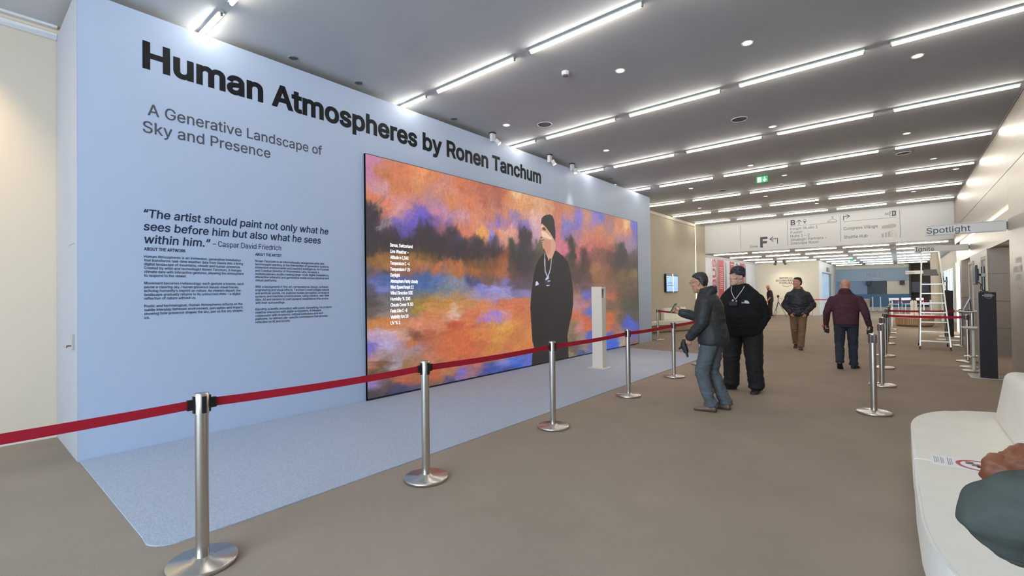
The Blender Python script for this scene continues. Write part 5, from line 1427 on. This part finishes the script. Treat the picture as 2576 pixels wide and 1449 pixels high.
for i, (y, lab) in enumerate(((15.2, 'slim steel framed lift door post beside the nearer recess'), (17.75, 'slim steel framed lift door post beside the farther recess'))):
    r = empty('door_frame', (0, 0, 0)); tag(r, lab, 'door frame')
    bm = B(); bx(bm, XR - .03, XR, y - .42, y + .42, 2.16, 2.24); bx(bm, XR - .03, XR, y - .42, y - .34, 0, 2.16); bx(bm, XR - .03, XR, y + .34, y + .42, 0, 2.16); obj_from_bm('frame', bm, M_OFFWHITE, r)
    bm = B(); bx(bm, XR - .012, XR, y - .34, y + .34, 0, 2.16); obj_from_bm('panel', bm, M_DARKTAUPE, r)
pc = empty('wall_pictograms', (0, 0, 0)); tag(pc, 'faint grey square pictograms printed on the metal wall at right', 'wall sign')
bm = B(); P = lambda u, v: (XR - 0.002, u, v)
for y0, y1, z0, z1 in ((11.03, 11.5, 1.93, 2.02), (11.4, 11.72, 1.78, 1.88), (11.0, 11.35, 1.78, 1.88), (11.1, 11.55, 1.64, 1.74)):
    flat(bm, [(y1, z0), (y0, z0), (y0, z1), (y1, z1)], P)
obj_from_bm('square_pictogram', bm, mat('faint_print', srgb(160, 152, 144), .5), pc)
bm = B(); strokes(bm, polyline(arc(11.2, 1.58, .13, math.pi, 2 * math.pi, 10, .09)), P, .012); obj_from_bm('loop_mark', bm, M_GREY, pc)

def kiosk(x0, x1, y, h, lab, mark):
    r = empty('kiosk', (0, 0, 0)); tag(r, lab, 'kiosk')
    d = 0.30
    obj_from_bm('front_panel', bx(B(), x0, x1, y, y + 0.03, 0.01, h, .004), M_NAVY, r)
    obj_from_bm('cabinet', bx(B(), x0 + .004, x1 - .004, y + .03, y + d, 0.01, h - .004, .004), mat('kiosk_steel', srgb(150, 144, 140), .35, .6), r)
    obj_from_bm('base_plate', bx(B(), x0 - .13, x1 + .22, y - .10, y + d + .12, 0, .010), M_ALU, r)
    if mark: forum_mark(r, plane_y(y - 0.002), M_WHITE, (x0 + x1) / 2 + .01, .135, h - .085)
    cx, cy = (x0 + x1) / 2 - .03, y + .14
    bm = B(); bx(bm, cx - .05, cx + .05, cy - .05, cy + .05, h - .004, h + .02, .004); obj_from_bm('stand_foot', bm, M_BLACKPL, r)
    bm = B(); tube(bm, (cx, cy, h + .02), (cx, cy, h + .44), .022, n=16); bx(bm, cx - .03, cx + .03, cy - .03, cy + .03, h + .26, h + .33, .006); obj_from_bm('stand_pole', bm, mat('dark_pole', srgb(112, 106, 102), .3, .7), r)
    bm = B(); bx(bm, cx - .115, cx - .085, cy - .22, cy + .20, h + .13, h + .46, .006); bx(bm, cx - .085, cx - .06, cy - .1, cy + .1, h + .20, h + .40, .005); tube(bm, (cx - .06, cy, h + .30), (cx - .02, cy, h + .30), .018, n=12)
    mo = obj_from_bm('monitor', bm, M_BLACKPL, r)
    bm = B(); bx(bm, cx - .118, cx - .1152, cy - .20, cy + .18, h + .15, h + .44); obj_from_bm('display', bm, mat('dim_display', srgb(70, 72, 78), .2), mo)
    bm = B()
    pts = [Vector((cx - .07, cy, h + .18)), Vector((cx - .03, cy - .05, h + .13)), Vector((cx - .045, cy - .06, h + .06)), Vector((cx + .01, cy - .03, h + .02))]
    for a, b in zip(pts, pts[1:]): tube(bm, a, b, .006, n=8)
    obj_from_bm('cable', bm, M_BLACKPL, r)
    return r
kiosk(1.033, 1.243, 11.18, 1.45, 'dark slate kiosk with the white forum mark and a monitor on top', True)
kiosk(1.07, 1.28, 19.9, 1.445, 'farther dark kiosk with a monitor behind the ladder', False)

# laptop-like slanted tablet on a small white high table, and a white stool
ht = empty('high_table', (1.06, 12.55, 0)); tag(ht, 'small white high table behind the kiosk', 'table')
bm = B(); lathe(bm, [(0, 1.06), (.20, 1.06), (.24, 1.072), (.235, 1.085), (0, 1.085)], 32); obj_from_bm('tabletop', bm, M_WHITE, ht, True)
bm = B(); lathe(bm, [(0, .02), (.028, .02), (.028, 1.06), (0, 1.06)], 16); obj_from_bm('column', bm, M_ALU, ht, True)
bm = B(); lathe(bm, [(0, 0), (.19, 0), (.19, .012), (.03, .03), (0, .03)], 32); obj_from_bm('base', bm, M_STEEL, ht)
tb = empty('tablet', (1.02, 12.55, 1.088)); tag(tb, 'slanted grey tablet standing on the small white high table', 'tablet')
bm = B(); bar(bm, (-.07, 0, .005), (.03, 0, .255), .20, .016, (1, 0, 0)); bmesh.ops.rotate(bm, verts=bm.verts, cent=(0, 0, 0), matrix=Matrix.Identity(3)); obj_from_bm('case', bm, mat('tablet_grey', srgb(96, 100, 108), .4), tb)
bm = B(); bar(bm, (.03, 0, .02), (.02, 0, .20), .02, .02); bx(bm, -.06, .06, -.06, .06, 0, .008); obj_from_bm('foot', bm, M_BLACKPL, tb)
st = empty('bar_stool', (1.03, 12.0, 0)); tag(st, 'white bar stool with a round footrest beside the kiosk', 'stool')
bm = B(); lathe(bm, [(0, .755), (.05, .755), (.165, .785), (.175, .80), (.15, .812), (0, .80)], 32); obj_from_bm('seat', bm, M_WHITE, st, True)
bm = B(); lathe(bm, [(0, .02), (.024, .02), (.024, .757), (0, .757)], 16); obj_from_bm('column', bm, M_OFFWHITE, st, True)
bm = B(); lathe(bm, [(.115, .27), (.125, .262), (.135, .27), (.125, .278), (.115, .27)], 32); bar(bm, (-.12, 0, .27), (.12, 0, .27), .012, .012); obj_from_bm('footrest', bm, M_STEEL, st)
bm = B(); lathe(bm, [(0, 0), (.16, 0), (.17, .010), (.06, .022), (0, .022)], 32); obj_from_bm('base', bm, M_STEEL, st)
for i, (x, y, rz_, lab) in enumerate(((.95, 18.9, .3, 'white paper sheet lying on the floor behind the ladder'), (1.22, 18.75, -.2, 'white paper sheet lying at the foot of the farther kiosk'))):
    o = empty('paper_sheet', (x, y, 0), rz_); tag(o, lab, 'paper'); bm = B(); bx(bm, -.11, .11, -.16, .16, 0.001, .004); obj_from_bm('sheet', bm, M_PAPER, o)

# step ladder
ld_ = empty('step_ladder', (0, 0, 0)); tag(ld_, 'aluminium step ladder standing open beyond the right hand barrier posts', 'ladder')
def rail(s):      # left (-1) and right (1) front rails lean together
    b = Vector((.66 + s * .287, 15.62, 0.0)); t = Vector((.62 + s * .165, 16.02, 2.46))
    return b, t
for s in (-1, 1):
    b, t = rail(s)
    bm = B(); bar(bm, b + (t - b) * .012, t, .026, .065, (0, 1, 0)); obj_from_bm('side_rail', bm, M_ALU, ld_)
    bm = B(); bar(bm, b, b + (t - b) * .03, .034, .075, (0, 1, 0)); obj_from_bm('foot', bm, M_BLACKPL, ld_)
    rb = Vector((.655 + s * .285, 16.6, 0)); rt = Vector((.62 + s * .19, 16.06, 1.92))
    bm = B(); bar(bm, rb + (rt - rb) * .02, rt, .022, .045, (0, 1, 0)); obj_from_bm('rear_leg', bm, M_ALU, ld_)
    bm = B(); bar(bm, rb, rb + (rt - rb) * .04, .03, .055, (0, 1, 0)); obj_from_bm('foot', bm, M_BLACKPL, ld_)
for z in (.216, .452, .69, .93, 1.17, 1.41, 1.645):
    k = z / 2.46
    a0, a1 = rail(-1); b0, b1 = rail(1)
    p0, p1 = a0.lerp(a1, k), b0.lerp(b1, k)
    bm = B(); bx(bm, p0.x + .01, p1.x - .01, p0.y - .03, p0.y + .05, z - .028, z, .004); obj_from_bm('tread', bm, M_ALU, ld_)
bm = B(); bx(bm, .47, .765, 15.86, 16.12, 1.85, 1.88, .004); obj_from_bm('platform', bm, M_GREY, ld_)
bm = B(); prism(bm, [(.475, 1.88), (.76, 1.88), (.735, 2.01), (.50, 2.01)], 16.06, 16.09, 'y'); obj_from_bm('guard_plate', bm, mat('guard_grey', srgb(128, 120, 112), .5), ld_)
bm = B(); bx(bm, .455, .785, 16.00, 16.05, 2.44, 2.475, .006); obj_from_bm('top_bar', bm, M_ALU, ld_)

# ================================================================== CREAM ISLAND SOFA
so = empty('sofa', (0, 0, 0)); tag(so, 'large cream upholstered island sofa with rounded ends at the lower right', 'sofa')
def rounded(pts, z0, z1, off, seg=4):
    bm = B(); prism(bm, pts, z0, z1)
    es = [e for e in bm.edges if abs(e.verts[0].co.z - e.verts[1].co.z) < 1e-4]
    bmesh.ops.bevel(bm, geom=es, offset=off, segments=seg, affect='EDGES', profile=.5)
    return bm
def bez(p0, p1, p2, n=10):
    p0, p1, p2 = Vector(p0), Vector(p1), Vector(p2)
    return [tuple(p0 * (1 - t) ** 2 + p1 * 2 * t * (1 - t) + p2 * t * t) for t in [i / n for i in range(n + 1)]]
far_ = [(1.42, 4.045), (.05, 4.045)] + bez((.05, 4.9), (.045, 5.55), (.36, 5.81)) + bez((.36, 5.81), (.64, 5.99), (1.0, 5.98))[1:] + [(1.42, 5.9)]
near_ = [(.052, 4.04), (1.42, 4.04), (1.42, 2.2), (.5, 2.2)] + bez((.36, 2.22), (.10, 2.30), (.062, 3.0)) + [(.052, 3.5)]
shf = lambda pts, d: [(min(x + d, 1.40) if x < .7 else x - d * (0 if x < 1.3 else .5), y + (d if y < 3 else (-d if y > 5.3 else 0))) for x, y in pts]
obj_from_bm('seat_cushion', rounded(far_, .20, .42, .022), M_UPH, so)
obj_from_bm('seat_cushion', rounded(near_, .20, .42, .022), M_UPH, so)
for nm, pts in (('base', far_), ('base', near_)):
    bm = B(); prism(bm, shf(pts, .035), .05, .20); obj_from_bm(nm, bm, M_UPH, so)
bm = B(); prism(bm, shf([(.08, 2.45), (1.40, 2.45), (1.40, 5.8), (.30, 5.8), (.08, 5.2)], .06), 0, .05); obj_from_bm('plinth', bm, M_DARKTAUPE, so)
for y0, y1 in ((4.06, 5.58), (2.62, 4.04)):
    bm = B(); prism(bm, [(.585, .41), (1.0, .41), (.93, .84), (.655, .84)], y0, y1, 'y')
    bmesh.ops.bevel(bm, geom=list(bm.edges), offset=.055, segments=4, affect='EDGES', profile=.5)
    obj_from_bm('backrest', bm, M_UPH, so, True)
def seam(pts, z):
    bm = B()
    for a, b in zip(pts, pts[1:]): tube(bm, (a[0], a[1], z), (b[0], b[1], z), .0035, n=6, cap=False)
    return bm
ns_ = Vector((0, 0))
obj_from_bm('piping', seam([(x + .012, y + (.008 if y < 2.6 else 0)) for x, y in near_[3:]], .4175), M_WHITE, so)
# paper notice lying on the sofa
pn = empty('paper_notice', (.139, 4.08, .4215), 0.0); tag(pn, 'white paper notice with a red no sitting symbol lying on the sofa seam', 'paper')
obj_from_bm('sheet', bx(B(), 0, .42, -.115, .12, 0, .0012), M_PAPER, pn)
P = lambda u, v: (u, v, .0020)
bm = B()
oi, oo = arc(.225, 0, .088, 0, 2 * math.pi, 40), arc(.225, 0, .110, 0, 2 * math.pi, 40)
for i in range(40): flat(bm, [oi[i], oo[i], oo[i + 1], oi[i + 1]], P)
obj_from_bm('red_ring', bm, M_RED, pn)
bm = B(); strokes(bm, [((.167, .060), (.283, -.060))], lambda u, v: (u, v, .0030), .014); obj_from_bm('red_bar', bm, M_RED, pn)
P2 = lambda u, v: (u, v, .0026)
bm = B(); strokes(bm, polyline([(.170, .02), (.220, .02), (.220, -.035), (.260, -.035)]) + polyline([(.197, -.01), (.270, -.01), (.270, .035)]), P2, .017); flat(bm, arc(.185, .05, .017, 0, 2 * math.pi, 12)[:-1], P2)
obj_from_bm('seated_figure', bm, M_INK, pn)
P3 = lambda u, v: (v, -u, .0020)
lettering('notice_text', [('Do not sit here', -.055, .055, .125, .014, .01), ('Merci de', -.04, .04, .085, .014, .01), ('Bitte nicht', -.045, .045, .040, .014, .01)], lambda u, v: (v, -u, .0020), M_INK3, pn) if False else None
bm = B()
for k, (x, n, hl) in enumerate(((.016, 3, .075), (.048, 2, .07), (.080, 3, .085))):
    for j in range(n): strokes(bm, [((x + j * .009, -hl + .012 * ((j * 7) % 3)), (x + j * .009, hl - .010 * ((j * 5) % 3)))], P, .0045)
obj_from_bm('notice_text', bm, M_INKL, pn)

# ================================================================== FAR HALL FURNITURE
fs = empty('round_sofa', (.44, 25.0, 0)); tag(fs, 'round white island sofa on a slatted wooden base behind the ladder', 'sofa')
def slat_ring(bm, r, z0, z1, n=64):
    for i in range(n):
        a = 2 * math.pi * i / n
        c, s = math.cos(a), math.sin(a)
        w = math.pi * r / n * .72
        bar(bm, (r * c, r * s, z0), (r * c, r * s, z1), w * 2, .02, (c, s, 0))
bm = B(); lathe(bm, [(0, .06), (.585, .06), (.585, .34), (0, .34)], 48); slat_ring(bm, .595, .07, .335); obj_from_bm('slatted_base', bm, M_WOOD, fs)
bm = B(); lathe(bm, [(0, 0), (.56, 0), (.56, .06), (0, .06)], 48); obj_from_bm('plinth', bm, M_DARKTAUPE, fs)
bm = B(); lathe(bm, [(0, .34), (.62, .34), (.635, .36), (.635, .43), (.61, .455), (0, .455)], 48); obj_from_bm('seat', bm, M_UPH, fs, True)
for s in (-1, 1):
    bm = B(); prism(bm, [(s * .005, .455), (s * .125, .455), (s * .085, 1.0), (s * .05, 1.04), (s * .005, 1.03)], -.35, .35, 'y')
    bmesh.ops.bevel(bm, geom=[e for e in bm.edges], offset=.015, segments=2, affect='EDGES'); obj_from_bm('backrest', bm, M_UPH, fs)
def far_post(x, y, lab, belt_to=None, m=M_STEEL):
    r = empty('belt_barrier_post', (x, y, 0)); tag(r, lab, 'barrier post', None)
    bm = B(); lathe(bm, [(0, 0), (.18, 0), (.18, .02), (.05, .035), (0, .035)], 24); obj_from_bm('base', bm, m, r)
    bm = B(); lathe(bm, [(0, .03), (.034, .03), (.034, .98), (0, .98)], 16); obj_from_bm('pole', bm, m, r, True)
    if belt_to: belt_between(r, x, y, belt_to[0], belt_to[1], .95, .95, .05)
    return r
far_post(-.30, 29.5, 'steel post at the left end of the far red belt behind the round sofa', (.45, 29.5))
far_post(.45, 29.5, 'steel post in the middle of the far red belt', (1.10, 29.5))
far_post(1.10, 29.5, 'steel post at the right end of the far red belt behind the ladder')
for x, lab in ((-1.45, 'pale slim post before the deep blue hub base, left of the pair'), (-1.02, 'pale slim post before the deep blue hub base, right of the pair')):
    r = far_post(x, 41.0, lab, None, M_WHITE)
    r.location.z = 0.0
# white rail frame and cafe chairs
for i, (x, y) in enumerate(((-.25, 33.3), (.35, 33.9), (.98, 33.3))):
    r = empty('cafe_chair', (x, y, 0), .4 * i); tag(r, ['white metal cafe chair behind the round sofa, leftmost of three', 'white metal cafe chair behind the round sofa, middle of three', 'white metal cafe chair behind the round sofa, nearest the ladder'][i], 'chair')
    bm = B(); bx(bm, -.22, .22, -.22, .22, .66, .69, .01); obj_from_bm('seat', bm, M_WHITE, r)
    bm = B(); bx(bm, -.22, .22, .19, .22, .86, 1.02, .01); bar(bm, (-.2, .205, .69), (-.2, .205, .88), .02, .02); bar(bm, (.2, .205, .69), (.2, .205, .88), .02, .02); obj_from_bm('backrest', bm, M_WHITE, r)
    for sx in (-1, 1):
        for sy in (-1, 1):
            bm = B(); tube(bm, (sx * .22, sy * .22, 0), (sx * .19, sy * .19, .665), .013, n=8); obj_from_bm('leg', bm, M_ALU, r)
bx_ = empty('counter_box', (-2.0, 42.2, .24)); tag(bx_, 'pale wooden counter box on the stage in front of the blue hub', 'counter')
bm = B(); bx(bm, -.35, .35, -.2, .2, 0, .55, .01); obj_from_bm('body', bm, mat('pale_wood', srgb(176, 160, 140), .6, var=.08, vscale=4), bx_)
bm = B(); bx(bm, -.37, .37, -.22, .22, .55, .58, .005); obj_from_bm('top', bm, M_WHITE, bx_)
for i, (x, lab) in enumerate(((-1.72, 'black loudspeaker hanging at the left corner of the dark hub screen'), (.15, 'black loudspeaker hanging on the cream part of the far hub'))):
    r = empty('loudspeaker', (x, 42.3, 1.95)); tag(r, lab, 'loudspeaker')
    bm = B(); bx(bm, -.13, .13, -.12, .12, -.16, .14, .02); obj_from_bm('cabinet', bm, M_BLACKPL, r)
    bm = B(); bar(bm, (0, .1, .05), (0, .32, .15), .04, .04); obj_from_bm('bracket', bm, M_BLACKPL, r)
pr = empty('wall_projector', (-3.64, 37.2, 2.85)); tag(pr, 'small dark display box high on the white return wall', 'display')
bm = B(); bx(bm, -.015, .06, -.45, .45, -.13, .13, .01); obj_from_bm('box', bm, M_GREY, pr)
ms = empty('monitor_stand', (1.1, 43.6, .24)); tag(ms, 'dark display rack against the brown wall at the far right', 'rack')
bm = B(); bx(bm, -.45, .45, -.05, .05, 1.0, 1.75, .01); obj_from_bm('screen', bm, mat('dark_screen', srgb(48, 48, 66), .3), ms)
bm = B(); bx(bm, -.5, -.45, -.1, .1, 0, 1.8); bx(bm, .45, .5, -.1, .1, 0, 1.8); bx(bm, -.5, .5, -.15, .15, .55, .6); obj_from_bm('frame', bm, M_DARKTAUPE, ms)
ex3 = empty('exit_sign', (-2.15, 33.4, CEIL2)); tag(ex3, 'green exit sign hanging in the far hall among the tubes', 'exit sign')
bm = B(); bx(bm, -.135, .135, -.02, .02, -.185, -.02); obj_from_bm('sign_box', bm, M_GREEN, ex3)
bm = B(); bx(bm, -.02, .02, -.01, .01, -.02, 0); obj_from_bm('hanger', bm, M_GREY, ex3)
bm = B(); exit_graphic(bm, lambda u, v: (u, -0.0212, v)); obj_from_bm('pictogram', bm, M_EXITW, ex3)
# red belt in front of the cream wall corner
fp = far_post(-3.9, 32.2, 'steel post by the corner of the cream far wall, starting a red belt', (-2.9, 33.2))
far_post(-2.9, 33.2, 'steel post catching the red belt behind the bald man')

# ================================================================== PERSON AT THE RIGHT EDGE
M_GREENS = mat('dark_green_sweatshirt', srgb(76, 80, 74), .9, var=.10, vscale=14, bump=.35, bscale=320, spec=.15)
p, Rm, hc, nk, sc = person((.620, 1.38), (0, 1), 'person in a dark green sweatshirt cut off by the right edge, arm bent', dict(
    sc=.93, vox=.0065, bvox=.006, skin=M_SKIN3, head=(0, -.05, 1.655, -.3, .1), neck=(0, -.005, 1.485), pelvis=(0, .02, .96),
    sh=[(.185, .02, 1.385), (-.185, .02, 1.385)], el=[(.500, .02, 1.150), (-.08, -.20, 1.12)], wr=[(.432, -.20, 1.020), (.10, -.36, 1.12)],
    hand=[((-.30, -.50, -.8), (-.8, .3, .1), 1.0), ((.7, -.6, .1), (0, 0, 1), .9)],
    hip=[(.095, .02, .90), (-.095, .02, .90)], kn=[(.10, .0, .49), (-.10, .0, .49)], an=[(.10, .04, .087), (-.10, .04, .087)], toe=[(.1, 0), (-.1, 0)],
    jacket_prof=[(.90, .175, .14, 0), (.93, .185, .15, 0), (1.05, .185, .145, 0), (1.2, .19, .15, 0), (1.32, .19, .145, 0), (1.41, .15, .11, .01), (1.48, .09, .085, .01)],
    jacket=M_GREENS, jname='sweatshirt', arm_r=(.076, .066, .054), jfold=.014, trousers=mat('brown_trousers', srgb(92, 66, 58), .8, var=.1, vscale=10), shoe=M_BLKSH, hair=(M_HAIRD, .012), collar=(.085, .08, -.03, .02, M_GREENS)))
ct = empty('coat', (.014, 0, 0)); tag(ct, 'rust brown coat held over the arm of the person at the right edge', 'coat')
bm = B()
limb(bm, [(.188, 1.75, 1.045), (.235, 1.76, 1.072), (.33, 1.77, 1.10), (.46, 1.76, 1.11)], [.036, .050, .066, .075])
limb(bm, [(.172, 1.74, 1.07), (.178, 1.74, 1.035), (.20, 1.73, 1.00)], [.022, .030, .030])
limb(bm, [(.28, 1.72, 1.05), (.34, 1.70, .98), (.42, 1.68, .86), (.46, 1.66, .74)], [.05, .065, .07, .06])
limb(bm, [(.44, 1.75, 1.08), (.50, 1.72, .92), (.53, 1.70, .74)], [.07, .08, .075])
solid('cloth', bm, .006, 3, mat('rust_leather', srgb(134, 76, 48), .55, var=.25, vscale=14), ct, 1.0, (.013, 22, 20, 5.0))
